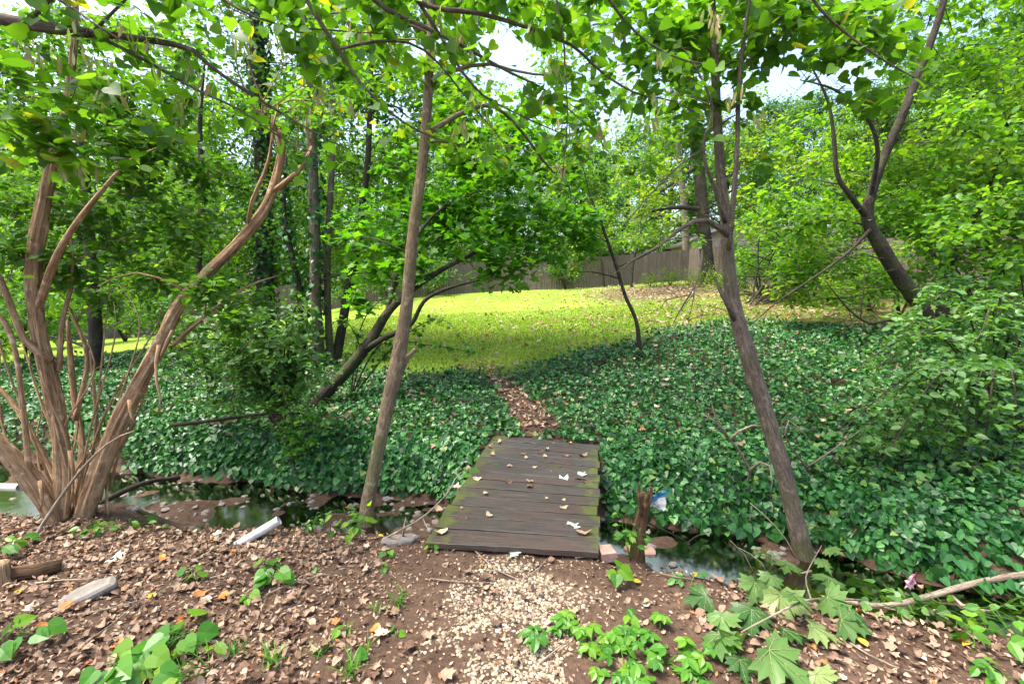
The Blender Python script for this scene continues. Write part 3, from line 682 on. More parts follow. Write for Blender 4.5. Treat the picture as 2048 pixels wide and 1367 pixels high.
# ------------------------------------------------------------------ gravel
ico_t = (1 + 5 ** .5) / 2
ICO = nrm(np.array([(-1, ico_t, 0), (1, ico_t, 0), (-1, -ico_t, 0), (1, -ico_t, 0), (0, -1, ico_t), (0, 1, ico_t), (0, -1, -ico_t), (0, 1, -ico_t), (ico_t, 0, -1), (ico_t, 0, 1), (-ico_t, 0, -1), (-ico_t, 0, 1)], float))
ICF = np.array([(0, 11, 5), (0, 5, 1), (0, 1, 7), (0, 7, 10), (0, 10, 11), (1, 5, 9), (5, 11, 4), (11, 10, 2), (10, 7, 6), (7, 1, 8), (3, 9, 4), (3, 4, 2), (3, 2, 6), (3, 6, 8), (3, 8, 9), (4, 9, 5), (2, 4, 11), (6, 2, 10), (8, 6, 7), (9, 8, 1)])
def pebbles(mb, X, Y, size):
    n = len(X); S = size * rng.uniform(.5, 1.4, (n, 1)) * np.stack([rng.uniform(.8, 1.3, n), rng.uniform(.7, 1.1, n), rng.uniform(.35, .65, n)], -1)
    a = rng.uniform(0, 2 * pi, n); V = ICO[None] * S[:, None] * rng.uniform(.75, 1.2, (n, 12, 1))
    c, s = np.cos(a)[:, None], np.sin(a)[:, None]
    V = np.stack([V[..., 0] * c - V[..., 1] * s, V[..., 0] * s + V[..., 1] * c, V[..., 2]], -1) + np.stack([X, Y, terr(X, Y) + S[:, 2] * rng.uniform(-.45, .4, n)], -1)[:, None]
    mb.add(V.reshape(-1, 3), (ICF[None] + (np.arange(n) * 12)[:, None, None]).reshape(-1, 3), np.repeat(np.clip(rng.normal(.5, .25, n), 0, 1), 12))
gA, gB = ground(1010, 1130)[:2], ground(1050, 1420)[:2]
n = 11000; t = rng.uniform(0, 1, n); q = gA + (gB - gA) * t[:, None]; X = q[:, 0] + rng.normal(0, 1, n) * (.26 + .08 * t); Y = q[:, 1] + rng.normal(0, .05, n)
dens = vnoise(X * 6, Y * 6, 61) * .8 + rng.uniform(0, .5, n) + .12 * t - .2 * ((X - q[:, 0]) / .36) ** 2
ok = dens > .66; mb = MB(); pebbles(mb, X[ok], Y[ok], .0092)
X, Y = pts_in(-1.6, 1.6, 1.7, 3.1, 75); pebbles(mb, X, Y, .008)
c = ground(560, 1085)[:2]; pebbles(mb, c[0] + rng.normal(0, .35, 260), c[1] + rng.normal(0, .1, 260), .009)
tag(stuff(obj('gravel', mb.mesh('gravel', smooth=False), M['pebble'])), 'pale cream gravel trodden into the soil before the bridge', 'gravel')
# creek bed stones
mb = MB(); v = rng.uniform(-6, 3, 900); u1, u2 = creek_edges(v); u = u1 + (u2 - u1) * rng.uniform(.15, 1.05, 900)
pebbles(mb, u * SB + v * CB, u * CB - v * SB, .03)
tag(stuff(obj('creek_stones', mb.mesh('creek_stones', smooth=False), M['stone'])), 'small grey stones lying in the shallow creek bed', 'stones')

# ================================================================== TREES
# --- slender leaning trunk on the near bank, left of the bridge
T = Tree('leaning_tree', 'slender brown trunk leaning right beside the left edge of the footbridge', ground(728, 1052), M['bark_olive'], M['redbud'])
b = ground(728, 1052); Yb = b[1]
T.stem([b + (0, 0, -.12), at(735, 1010, Yb), at(765, 860, Yb + .05), at(790, 740, Yb + .1), at(812, 620, Yb + .15), at(828, 450, Yb + .2), at(848, 300, Yb + .3), at(858, 150, Yb + .35), at(862, 0, Yb + .4), at(850, -160, Yb + .4), at(840, -330, Yb + .4)],
       [.07, .06, .055, .062, .054, .048, .043, .039, .034, .028, .017], 22, .05, .25)
T.stem([at(795, 760, Yb + .1), at(815, 715, Yb + .2), at(832, 697, Yb + .25)], [.028, .024, .02], 8)
T.clusters([(700, -120, 4.0, 170), (900, -150, 4.3, 180), (1060, -80, 4.2, 130), (620, 40, 4.3, 90), (930, 90, 4.4, 70, 0, .6), (760, 70, 4.2, 80, 0, .7), (1010, -40, 3.6, 110), (790, -60, 3.4, 100)], .085, 'heart', 12, 8)
T.fill((560, -60, 1260, 200), (4.2, 6.0), 26, 60, .08, 'heart', 9, 7, 1, 0, .5, lambda x, y: not (860 < x < 1100 and y > 60))
T.fill((1080, 60, 1430, 360), (4.6, 7.5), 26, 55, .08, 'heart', 9, 7, 1, -.05)
T.fill((640, 120, 1000, 330), (5, 7.5), 16, 50, .08, 'heart', 8, 7, 1, 0)
T.done()

# --- right leaning trunk
b = at(1602, 1108, 3.45); b[2] = terr1(b[0], b[1]) - .02; Yb = b[1]
T = Tree('leaning_tree', 'grey-green leaning trunk rising from the ivy right of the footbridge', b, M['bark_grey'], M['redbud'])
T.stem([at(1622, 1160, Yb), at(1600, 1080, Yb), at(1572, 960, Yb), at(1530, 820, Yb), at(1493, 700, Yb), at(1462, 580, Yb + .05), at(1452, 450, Yb + .1), at(1440, 330, Yb + .1), at(1432, 180, Yb + .15), at(1424, 20, Yb + .2), at(1415, -150, Yb + .2), at(1400, -320, Yb + .2)],
       [.074, .066, .061, .059, .056, .051, .04, .034, .03, .027, .021, .013], 24, .05, .3)
T.stem([at(1458, 500, Yb), at(1466, 410, Yb - .05), at(1474, 300, Yb - .05), at(1478, 170, Yb), at(1490, 60, Yb), at(1510, -60, Yb), at(1530, -200, Yb)], [.018, .018, .016, .014, .012, .009, .006], 10)
T.stem([at(1456, 470, Yb), at(1410, 440, Yb - .2), at(1365, 455, Yb - .25), at(1320, 490, Yb - .3), at(1258, 525, Yb - .35), at(1240, 540, Yb - .35)], [.022, .016, .013, .01, .007, .003], 7)
T.stem([at(1450, 445, Yb), at(1430, 380, Yb - .15), at(1405, 300, Yb - .2), at(1425, 220, Yb - .2), at(1400, 150, Yb - .25)], [.016, .013, .012, .01, .006], 7)
T.stem([at(1405, 300, Yb - .2), at(1360, 330, Yb - .3), at(1290, 400, Yb - .4), at(1250, 450, Yb - .45)], [.01, .007, .005, .003], 6)
T.stem([at(1470, 640, Yb), at(1440, 580, Yb - .1), at(1432, 560, Yb - .1)], [.02, .014, .01], 7)
T.stem([at(1405, 500, Yb - .2), at(1395, 560, Yb - .25), at(1360, 620, Yb - .25), at(1345, 650, Yb - .25)], [.009, .007, .005, .002], 6)
T.stem([at(1378, 590, Yb - .25), at(1330, 600, Yb - .25), at(1320, 620, Yb - .25)], [.005, .004, .002], 6)
T.stem([at(1390, 565, Yb - .25), at(1385, 610, Yb - .25), at(1375, 640, Yb - .25)], [.005, .004, .002], 6)
T.clusters([(1420, -60, 3.6, 150), (1560, -90, 3.6, 160), (1700, -60, 3.5, 170), (1400, 60, 3.5, 80, 0, .7), (1500, 120, 3.7, 70, 0, .45), (1580, 30, 3.4, 100), (1680, 50, 3.3, 110), (1760, 70, 3.3, 90), (1640, 130, 3.5, 60, 0, .5), (1480, 230, 3.7, 60, 0, .3), (1510, 330, 3.7, 45, 0, .3), (1720, 190, 3.4, 60, 0, .5), (1440, 200, 3.6, 60, 0, .35), (1330, 60, 3.4, 100, 0, .9), (1240, 30, 3.3, 90, 0, .8), (1260, 130, 3.4, 60, 0, .4), (1370, 210, 3.5, 60, 0, .45)], .085, 'heart', 12, 7)
T.twiggery(70, .45)
T.fill((1330, -60, 1800, 130), (3.4, 4.6), 14, 70, .085, 'heart', 10, 7)
T.done()

# --- redbud standing left of the camera, its limbs reach over the bank
gz = terr1(-4.4, 1.1)
T = Tree('redbud_tree', 'redbud with long overhanging limbs, heart shaped leaves and hanging pale pods', (-4.4, 1.1, gz), M['bark_grey'], M['redbud'])
tr = [(-4.4, 1.1, gz - .1), (-4.35, 1.15, 1.0), (-4.2, 1.3, 2.2), (-3.9, 1.6, 3.2), (-3.5, 1.9, 4.0), (-3.2, 2.1, 4.6)]
T.stem(tr, [.12, .105, .095, .08, .065, .04], 12, .08, .3)
def br(lst, r0, r1, seg=7):
    P = px_path(lst) if len(lst[0]) == 3 and abs(lst[0][0]) > 20 else lst
    C, R = T.stem(P, np.linspace(r0, r1, len(P)), seg, .04); return C
BR_ = []
T.stem([np.array((-4.2, 1.3, 2.2)), np.array((-3.6, 2.0, 3.05)), at(-180, 5, 2.8), at(0, 38, 2.8), at(90, 55, 2.8), at(180, 66, 2.85)], [.06, .05, .036, .032, .03, .026], 10, .05)
BR_.append(br([(180, 66, 2.85), (280, 78, 2.9), (380, 98, 3.0), (430, 140, 3.05), (520, 200, 3.1), (620, 260, 3.2), (700, 300, 3.3)], .021, .003))
BR_.append(br([(180, 66, 2.85), (280, 115, 2.9), (390, 178, 2.95), (480, 220, 3.0), (570, 280, 3.1), (640, 310, 3.1)], .011, .003))
BR_.append(br([(50, 48, 2.8), (80, 20, 2.8), (120, -20, 2.8), (200, -120, 2.8)], .014, .006))
BR_.append(br([(190, 60, 2.85), (225, 25, 2.85), (270, -20, 2.9), (330, -90, 2.9)], .01, .004))
BR_.append(br([(100, -10, 2.8), (150, 20, 2.75), (200, 55, 2.7), (260, 90, 2.7)], .007, .003))
BR_.append(br([(0, 10, 2.7), (60, 20, 2.7), (150, 45, 2.65)], .006, .002))
# second limb, above the picture
hi = [np.array((-3.5, 1.9, 4.0)), np.array((-2.6, 2.4, 4.35)), np.array((-1.7, 2.7, 4.4)), np.array((-1.0, 2.9, 4.2)), np.array((-.4, 3.0, 4.0))]
T.stem(hi, [.05, .042, .036, .028, .018], 9)
BR_.append(br([(420, -20, 2.9), (480, 20, 2.9), (560, 50, 2.95), (680, 62, 3.0), (800, 70, 3.1)], .008, .003))
BR_.append(br([(590, -40, 2.9), (640, 45, 2.9), (675, 95, 2.95), (720, 165, 3.0), (800, 240, 3.1), (880, 280, 3.2), (930, 290, 3.2)], .014, .003))
BR_.append(br([(680, 98, 2.95), (760, 82, 3.0), (830, 90, 3.0), (880, 130, 3.1), (920, 180, 3.1), (970, 240, 3.2), (1010, 290, 3.2), (1020, 310, 3.2)], .009, .002))
BR_.append(br([(700, -60, 2.9), (760, 10, 2.9), (850, 55, 2.95), (930, 95, 3.0), (1010, 140, 3.05), (1090, 180, 3.1), (1150, 230, 3.15), (1200, 270, 3.2)], .015, .003))
BR_.append(br([(820, -20, 2.9), (870, 55, 2.95), (915, 130, 3.0), (950, 175, 3.0), (980, 200, 3.1), (1060, 240, 3.1), (1130, 270, 3.2)], .012, .003))
BR_.append(br([(780, -60, 2.9), (850, 10, 2.9), (950, 25, 2.95), (1040, 50, 3.0), (1100, 72, 3.0), (1150, 95, 3.05), (1210, 150, 3.1), (1280, 190, 3.15), (1340, 200, 3.2), (1400, 230, 3.2)], .016, .003))
BR_.append(br([(1180, -60, 2.9), (1240, 30, 2.95), (1290, 80, 3.0), (1350, 115, 3.0), (1420, 130, 3.1)], .01, .003))
BR_.append(br([(1100, -60, 2.9), (1125, 60, 2.95), (1130, 140, 3.0), (1135, 230, 3.0), (1128, 320, 3.0), (1120, 400, 3.0)], .007, .002))
BR_.append(br([(1600, -40, 2.9), (1650, 30, 2.9), (1730, 95, 3.0), (1800, 140, 3.0), (1880, 180, 3.1)], .009, .003))
hi2 = [np.array((-.4, 3.0, 4.0)), np.array((.4, 3.0, 4.05)), np.array((1.2, 2.95, 4.0)), np.array((2.2, 2.9, 3.9))]
T.stem(hi2, [.018, .016, .013, .008], 8)
for C in BR_:          # leaves and side twigs along every limb
    seg_len = np.linalg.norm(np.diff(C, axis=0), axis=1).sum(); n = int(seg_len * 26)
    k = rng.integers(0, len(C), n); P0 = C[k]; off = rdir(n) * rng.uniform(.03, .2, (n, 1)); off[:, 2] -= .03; P1 = P0 + off
    sticks(T.w, P0, P1, .0018); D = nrm(off) + rdir(n) * .6; D[:, 2] = D[:, 2] * .4 - .35
    scatter(T.l, 'heart', P1, D, rdir(n) * .7 + np.array([0, 0, 1.]), rng.uniform(.05, .095, n), np.clip(rng.normal(.5, .22, n), 0, 1))
for px, py, Y, r, dn in [(60, 150, 2.7, 70, .5), (150, 200, 2.7, 90, .7), (300, 230, 2.8, 80, .7), (60, 300, 2.6, 80, .6), (200, 330, 2.8, 70, .5), (420, 60, 3.0, 60, .4), (620, 120, 3.1, 50, .4), (560, -40, 3.0, 90, 1), (760, -20, 3.0, 80, .8), (300, -40, 2.9, 110, 1), (60, -50, 2.8, 100, 1), (1090, 30, 3.0, 60, .5), (1060, 170, 3.1, 50, .3), (1180, 190, 3.1, 60, .4), (1290, 110, 3.1, 60, .4), (960, -40, 3.0, 80, .8), (1180, -30, 3.0, 80, .7), (40, 230, 2.6, 60, .5)]:
    c = at(px, py, Y); rr = r * Y / FPX; foliage(T.w, T.l, c, (rr, rr, rr * .8), int(12 * dn), 7, .085, 'heart')
root = T.done()
mb = MB(); V, F = LEAF['pod']; mb.add(V * np.array([1, 1, 1]), F, .55); podm = mb.mesh('seed_pod', smooth=False)
podm2 = None; pods = []
for vq in (.15, .5, .75, .98):
    mb = MB(); mb.add(V, F, vq); mm = mb.mesh('seed_pod', smooth=False); mm.materials.append(M['pod']); pods.append(mm)
spots = [(30, 90, 2.7), (75, 110, 2.7), (140, 60, 2.75), (180, 110, 2.75), (215, 130, 2.8), (250, 60, 2.85), (240, 170, 2.8), (285, 60, 2.85), (330, 130, 2.9), (370, 120, 2.95), (370, 200, 2.9), (410, 160, 2.95), (200, 180, 2.75), (155, 260, 2.75), (120, 330, 2.7), (165, 340, 2.7), (365, 230, 2.9), (480, 90, 3.0), (640, 180, 3.1), (690, 200, 3.1), (930, 70, 3.0), (925, 250, 3.1), (965, 230, 3.1), (945, 190, 3.1), (1075, 50, 3.0), (1115, 130, 3.0), (1130, 250, 3.0), (1120, 330, 3.0), (1200, 260, 3.1), (1310, 190, 3.1), (1300, 240, 3.1), (1330, 110, 3.0), (1420, 20, 3.1), (1435, 40, 3.2), (1470, 190, 3.3), (1505, 230, 3.3), (880, 30, 2.95), (1230, 60, 3.0), (720, 60, 3.0), (560, 80, 3.0)]
for q, (px, py, Y) in enumerate(spots):
    c = at(px, py, Y)
    for e in range(int(rng.integers(5, 10))):
        o = obj('seed_pod', pods[int(rng.integers(0, 4))], None, root)
        p = c + rng.normal(0, .03, 3); o.location = p - np.array(root.location)
        o.rotation_euler = (-pi / 2 + rng.uniform(-.4, .4), rng.uniform(-.35, .35), rng.uniform(-3, 3)); s_ = rng.uniform(.065, .1); o.scale = (s_,) * 3

# --- left multi-stemmed tree with peeling bark
b = ground(125, 1035); Yb = b[1]
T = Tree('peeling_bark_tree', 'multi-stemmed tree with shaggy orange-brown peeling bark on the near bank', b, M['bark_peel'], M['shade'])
for lst, r, sg in [
    ([(165, 1050, 0), (190, 970, 0), (245, 830, .05), (320, 690, .1), (350, 625, .15), (395, 565, .2), (470, 490, .25), (520, 430, .3), (545, 380, .35), (562, 310, .35), (556, 262, .35)], [.115, .115, .105, .1, .085, .085, .075, .07, .06, .048, .04], 22),
    ([(545, 385, .35), (590, 350, .3), (610, 325, .3), (625, 293, .3)], [.035, .03, .026, .022], 12),
    ([(495, 455, .27), (505, 400, .2), (535, 330, .2), (545, 262, .25)], [.02, .022, .02, .012], 10),
    ([(120, 1050, -.02), (125, 960, 0), (118, 860, .02), (100, 760, .02), (75, 650, .03), (65, 540, .05), (85, 420, .1), (112, 300, .15), (135, 200, .2), (150, 60, .2), (150, -100, .2)], [.115, .11, .1, .095, .085, .085, .075, .06, .05, .04, .02], 20),
    ([(115, 1050, -.05), (75, 980, -.1), (20, 910, -.15), (-60, 830, -.2), (-150, 740, -.2), (-260, 560, -.2)], [.115, .115, .1, .09, .075, .05], 20),
    ([(75, 620, .05), (110, 520, -.05), (150, 450, -.1), (205, 380, -.1), (260, 320, 0), (330, 290, .1)], [.045, .035, .03, .022, .014, .004], 10),
    ([(150, 1020, .1), (165, 900, .3), (150, 800, .4), (140, 700, .4), (135, 640, .4)], [.05, .042, .036, .03, .015], 12),
    ([(150, 1040, .1), (70, 880, .15), (20, 800, .2), (-60, 720, .2)], [.05, .032, .028, .02], 8),
    ([(130, 1040, -.08), (140, 940, -.1), (130, 870, -.12), (100, 800, -.14), (80, 740, -.15)], [.02, .015, .013, .01, .005], 7),
    ([(105, 720, 0), (50, 680, -.05), (0, 560, -.1), (-60, 480, -.1)], [.045, .036, .032, .02], 9),
    ([(195, 1000, .05), (215, 930, .1), (250, 880, .2), (270, 840, .2)], [.04, .03, .024, .016], 8),
    ([(220, 980, .1), (240, 900, .1), (290, 790, .1), (300, 700, .1)], [.02, .014, .01, .005], 7),
    ([(118, 740, .05), (125, 640, .1), (145, 560, .15), (142, 470, .15)], [.03, .022, .018, .01], 8),
    ([(150, 840, .3), (175, 720, .35), (150, 640, .4), (130, 600, .4)], [.03, .026, .02, .012], 8),
    ([(205, 960, .15), (190, 800, .25), (180, 700, .3)], [.025, .018, .01], 8),
    ([(60, 960, -.12), (30, 700, -.1), (-20, 610, -.1), (-60, 560, -.1)], [.03, .025, .02, .012], 8),
    ([(345, 690, .1), (400, 640, .25), (440, 610, .4), (500, 570, .6), (560, 550, .8)], [.03, .024, .02, .014, .006], 8),
    ([(380, 590, .2), (330, 560, .1), (260, 545, 0), (200, 570, -.1)], [.016, .012, .008, .004], 7)]:
    T.stem([at(p[0], p[1], Yb + p[2]) for p in lst], np.array(r) * (.47 if sg > 15 else .62), 32 if sg > 15 else sg, .12, .06 if r[0] > .1 else 0, .34 if sg > 15 else .15)
# loose bark strips
for lst in [[(318, 690, .0), (312, 720, -.06), (314, 770, -.1), (322, 800, -.1), (318, 825, -.09)], [(258, 800, -.05), (262, 830, -.1), (272, 850, -.1)], [(80, 960, -.2), (85, 1000, -.22), (80, 1020, -.2)], [(345, 660, .02), (330, 690, -.02), (318, 725, -.03)], [(140, 900, -.12), (148, 960, -.14), (140, 1010, -.12)]]:
    T.stem([at(p[0], p[1], Yb + p[2]) for p in lst], np.linspace(.014, .006, len(lst)), 6, .2, 0, 0, False)
T.clusters([(60, 400, Yb + .3, 80), (160, 430, Yb + .3, 80), (270, 380, Yb + .5, 90), (260, 480, Yb + .4, 90), (380, 460, Yb + .6, 80), (150, 540, Yb + .2, 70), (320, 550, Yb + .3, 60, 0, .8), (420, 590, Yb + .1, 60, .1), (470, 640, Yb + .1, 45, .1, .7), (40, 510, Yb + .1, 70), (30, 200, Yb + .3, 90), (170, 200, Yb + .4, 100), (90, 290, Yb + .2, 80), (220, 270, Yb + .2, 80), (330, 300, Yb + .5, 80), (-60, 380, Yb, 130), (420, 350, Yb + .7, 80), (60, 90, Yb + .4, 100), (180, 60, Yb + .6, 100), (500, 600, Yb + .8, 50, 0, .6), (210, 600, Yb + .4, 40, 0, .5)], .07, 'ovate', 26, 10)
for e in range(17):      # tangle of thin shoots round the stems
    x0 = rng.uniform(60, 230); x1 = x0 + rng.uniform(-150, 190); y1 = rng.uniform(560, 860); dy = rng.uniform(-.1, .5)
    T.stem([at(x0, 1030, Yb + dy * .3), at((x0 + x1) / 2 + rng.normal(0, 18), (1030 + y1) / 2, Yb + dy * .6), at(x1, y1, Yb + dy), at(x1 + rng.normal(0, 40), y1 - rng.uniform(30, 120), Yb + dy)], [.009, .008, .005, .0015], 6, .08, 0, 0, False)
for px, py, dy in [(556, 262, .35), (625, 293, .3), (545, 262, .25)]:
    for e in range(3):
        q = at(px, py, Yb + dy); T.stem([q, q + rng.normal(0, .1, 3) + (0, 0, .2), q + rng.normal(0, .25, 3) + (0, 0, .45)], [.009, .006, .002], 6)
T.clusters([(590, 230, Yb + .5, 55, .1, .7), (520, 220, Yb + .5, 55, .1, .6), (660, 250, Yb + .4, 50, .1, .6)], .065, 'ovate', 18, 9)
T.fill((-80, 60, 430, 560), (Yb + .2, Yb + 1.6), 26, 70, .065, 'ovate', 20, 10, 1, .05)
T.done()

# --- small maple with arching limbs over the lawn edge
b = ground(628, 815); Yb = b[1]
T = Tree('maple_tree', 'small maple leaning right over the lawn edge with dark arching limbs', b, M['bark_dark'], M['maple'])
T.stem([b + (0, 0, -.1), at(640, 798, Yb), at(690, 745, Yb), at(735, 690, Yb), at(775, 625, Yb + .1), at(810, 590, Yb + .2), at(850, 560, Yb + .3), at(900, 530, Yb + .4), at(960, 500, Yb + .5), at(1000, 480, Yb + .6)], [.1, .09, .085, .075, .06, .05, .045, .035, .025, .012], 12, .07, .2)
T.stem([at(720, 705, Yb), at(770, 675, Yb - .1), at(820, 650, Yb - .2), at(850, 600, Yb - .3), at(900, 575, Yb - .3), at(960, 560, Yb - .3)], [.05, .04, .032, .026, .02, .01], 9)
T.stem([at(775, 625, Yb + .1), at(790, 560, Yb + .2), at(820, 520, Yb + .3), at(870, 480, Yb + .5), at(930, 460, Yb + .6)], [.04, .033, .028, .02, .01], 9)
T.stem([at(790, 570, Yb + .2), at(830, 480, Yb + .3), at(880, 420, Yb + .5), at(960, 380, Yb + .8)], [.03, .024, .02, .008], 8)
T.clusters([(700, 470, Yb + .8, 80, .05), (760, 420, Yb + 1, 90), (850, 400, Yb + 1, 90, -.1), (940, 400, Yb + 1.2, 90, -.12), (1020, 420, Yb + 1.2, 90, -.1), (1090, 400, Yb + 1.2, 90, -.05), (1150, 430, Yb + 1.3, 75, 0), (900, 470, Yb + .6, 80, -.1), (980, 500, Yb + .6, 70, -.1), (1060, 490, Yb + .8, 75), (830, 530, Yb + .3, 50, .1), (960, 545, Yb + .5, 45, .3, .7), (1030, 545, Yb + .7, 40, .3, .6), (760, 540, Yb + .5, 60, .15), (730, 600, Yb + .3, 35, .1, .5), (1000, 330, Yb + 1.6, 90, .25), (1080, 330, Yb + 1.8, 80, .2), (930, 320, Yb + 1.6, 80, .3), (960, 250, Yb + 1.8, 70, .3), (1050, 270, Yb + 2, 70, .25), (1130, 340, Yb + 2, 60, .1), (800, 320, Yb + 1.5, 70, 0, .6), (1100, 500, Yb + 1, 60, .1), (990, 450, Yb + .9, 80, -.1), (1180, 480, Yb + 1.4, 40, .1, .6)], .12, 'maple', 15, 9, .4, .2)
T.fill((680, 330, 1200, 520), (Yb + .5, Yb + 2.2), 12, 60, .12, 'maple', 16, 9, 1, .05, .5, lambda x, y: y < 500 or x > 840)
T.fill((900, 180, 1160, 360), (Yb + 1.5, Yb + 3), 14, 60, .13, 'maple', 18, 8, 1, .25)
T.done()

# --- ivy-clad and slender trunks of the left copse
def trunk_tree(name, label, pts, rad, bark, leafm, cl, size, kind, ivy=0, extra=(), ntw=16, lpt=9, seg=10, fills=()):
    b = ground(pts[0][0], pts[0][1]) if len(pts[0]) == 2 else at(*pts[0]); Y0 = b[1]
    T = Tree(name, label, b, bark, leafm)
    P = [b - (0, 0, .15)] + [at(p[0], p[1], Y0 + (p[2] if len(p) > 2 else 0)) for p in pts[1:]]
    C, R = T.stem(P, rad, seg, .08, .25)
    for lst, r in extra: T.stem([at(p[0], p[1], Y0 + p[2]) for p in lst], r, 7)
    T.clusters([(c[0], c[1], Y0 + c[2]) + tuple(c[3:]) for c in cl], size, kind, ntw, lpt)
    for f in fills: T.fill(f[0], (Y0 + f[1][0], Y0 + f[1][1]), f[2], f[3], size, kind, ntw, lpt, *(f[4:]))
    root = T.done()
    if ivy:
        n = ivy; k = rng.integers(0, int(len(C) * .95), n); a = rng.uniform(0, 2 * pi, n); o = np.stack([np.cos(a), np.sin(a), rng.normal(0, .2, n)], -1)
        Pp = C[k] + o * (R[k] + rng.uniform(.01, .1, n))[:, None] + np.stack([0 * a, 0 * a, rng.uniform(-.2, .2, n)], -1)
        m = MB(); scatter(m, 'ivy', Pp, rdir(n) * .6 + np.array([0, 0, -.8]), o + rdir(n) * .5 + np.array([0, 0, .4]), rng.uniform(.06, .11, n), np.clip(rng.normal(.4, .2, n), 0, 1))
        part('climbing_ivy', m, M['ivy'], root, False)
    return root
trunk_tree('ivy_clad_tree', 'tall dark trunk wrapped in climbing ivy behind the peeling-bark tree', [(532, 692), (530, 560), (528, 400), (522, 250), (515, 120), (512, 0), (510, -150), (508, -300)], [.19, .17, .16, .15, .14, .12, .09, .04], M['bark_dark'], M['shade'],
           [(430, 60, .5, 70), (560, 30, .5, 80), (470, 160, .6, 80, 0, .7), (600, 130, .3, 80, 0, .8), (420, 250, .8, 80), (560, 230, .6, 80), (480, 330, .8, 80), (400, 380, .5, 80), (600, 320, .2, 70), (450, 450, .4, 70), (580, 420, .3, 70), (490, 540, .2, 60), (440, 560, 0, 60), (580, 540, .1, 50), (500, -70, .4, 140), (360, 130, .5, 80, 0, .6), (340, 300, .8, 80), (660, 60, .4, 70, 0, .7)], .105, 'ovatefar', 1900, ntw=18, seg=12, fills=[((330, 0, 700, 640), (-.3, 1.8), 36, 70), ((340, -120, 760, 60), (-.5, 1), 8, 100), ((120, -20, 720, 240), (-1, 2), 20, 70)])
trunk_tree('slender_tree', 'slender pale trunk with patchy ivy standing in the left copse', [(640, 735), (632, 620), (630, 480), (625, 330), (620, 180), (608, 30), (600, -120)], [.12, .095, .09, .085, .075, .06, .03], M['bark_grey'], M['bright'],
           [(640, 60, .3, 70, 0, .7), (690, 150, .5, 80, 0, .7), (640, 230, .4, 80), (700, 290, .6, 70, .1), (560, 380, .6, 60), (680, 390, .5, 70, .1), (650, 470, .4, 60), (720, 200, .5, 80, 0, .7), (600, 600, 0, 40, 0, .6), (740, 90, .4, 80, 0, .7), (690, 0, .3, 90)], .105, 'ovatefar', 700, ntw=17, fills=[((560, 60, 860, 560), (.2, 2), 34, 65)])
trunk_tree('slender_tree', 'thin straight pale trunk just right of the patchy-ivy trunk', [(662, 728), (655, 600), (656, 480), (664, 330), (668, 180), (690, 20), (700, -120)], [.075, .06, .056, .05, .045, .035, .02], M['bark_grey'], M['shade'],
           [(780, 150, .8, 80, 0, .7), (760, 250, .8, 80, 0, .8), (800, 60, .6, 90, 0, .7), (720, 350, .5, 60), (780, 330, .8, 60), (700, 450, .4, 60), (600, 520, .2, 50)], .105, 'ovatefar', ntw=17, fills=[((620, 40, 960, 420), (.2, 2), 20, 65)])
trunk_tree('slender_tree', 'thin dark trunk leaning right with stripped bark in the left copse', [(668, 725), (700, 560), (712, 500), (722, 430), (735, 330), (740, 200), (745, 60), (750, -80)], [.09, .075, .07, .06, .052, .045, .03, .015], M['bark_dark'], M['bright'],
           [(850, 30, .8, 80, 0, .6), (820, 190, 1, 70, 0, .6), (770, 10, .6, 90, 0, .8), (860, 250, 1, 60, 0, .5), (690, 560, .2, 45, 0, .8), (760, 470, .5, 50, .1)], .105, 'ovatefar', ntw=16, fills=[((700, -20, 1150, 240), (0, 2), 20, 65, .8)])
trunk_tree('slender_tree', 'short dark crooked trunk between the ivy-clad trunk and pale trunks', [(602, 728), (605, 660), (600, 590), (590, 540), (575, 470), (568, 400), (575, 300)], [.09, .07, .06, .055, .045, .035, .015], M['bark_dark'], M['shade'],
           [(560, 470, .3, 60), (610, 440, .2, 60), (540, 400, .5, 60), (620, 540, .1, 45), (570, 330, .4, 70)], .08, 'ovate', 300)

trunk_tree('copse_tree', 'dark leafy tree behind the peeling-bark tree at the left edge', [(190, 745), (190, 640), (180, 500), (170, 350), (160, 150), (150, -50)], [.12, .1, .09, .075, .05, .02], M['bark_dark'], M['bright'],
           [(120, 300, .5, 80)], .12, 'ovatefar', ntw=17, fills=[((-120, 20, 330, 640), (-.5, 2.5), 40, 80), ((-120, 560, 330, 680), (-.2, 2), 7, 60)])
trunk_tree('copse_tree', 'bright leafy young tree left of the ivy-clad trunk', [(400, 735), (402, 640), (395, 520), (405, 400), (400, 250), (410, 120)], [.09, .075, .065, .05, .035, .012], M['bark_dark'], M['bright'],
           [(380, 500, .3, 60)], .12, 'ovatefar', ntw=16, fills=[((260, 200, 520, 640), (0, 3), 34, 75)])
# --- thin sapling at the ivy edge right of the path
trunk_tree('sapling', 'thin bare-stemmed sapling at the ivy edge right of the path', [(1280, 716), (1278, 690), (1272, 640), (1250, 590), (1235, 540), (1218, 490), (1200, 440), (1180, 390), (1165, 330)], [.05, .042, .032, .03, .028, .025, .02, .014, .006], M['bark_dark'], M['yellowgreen'],
           [(1180, 460, .2, 40, 0, .6), (1230, 430, .3, 45, 0, .6), (1160, 400, .2, 45, 0, .6), (1280, 460, .4, 40, 0, .5), (1200, 380, .2, 50, 0, .5), (1150, 545, .1, 28, .1, .6), (1175, 520, .2, 30, .1, .6), (1300, 400, .5, 50, 0, .5), (1250, 360, .4, 50, 0, .5), (1340, 340, .6, 60, 0, .5)], .09, 'ovate',
           extra=[([(1232, 535, 0), (1290, 510, .1), (1340, 480, .2), (1400, 470, .3)], [.014, .011, .008, .003]), ([(1215, 485, 0), (1180, 460, .1), (1160, 440, .1)], [.01, .007, .003])], ntw=10, lpt=7, seg=8)
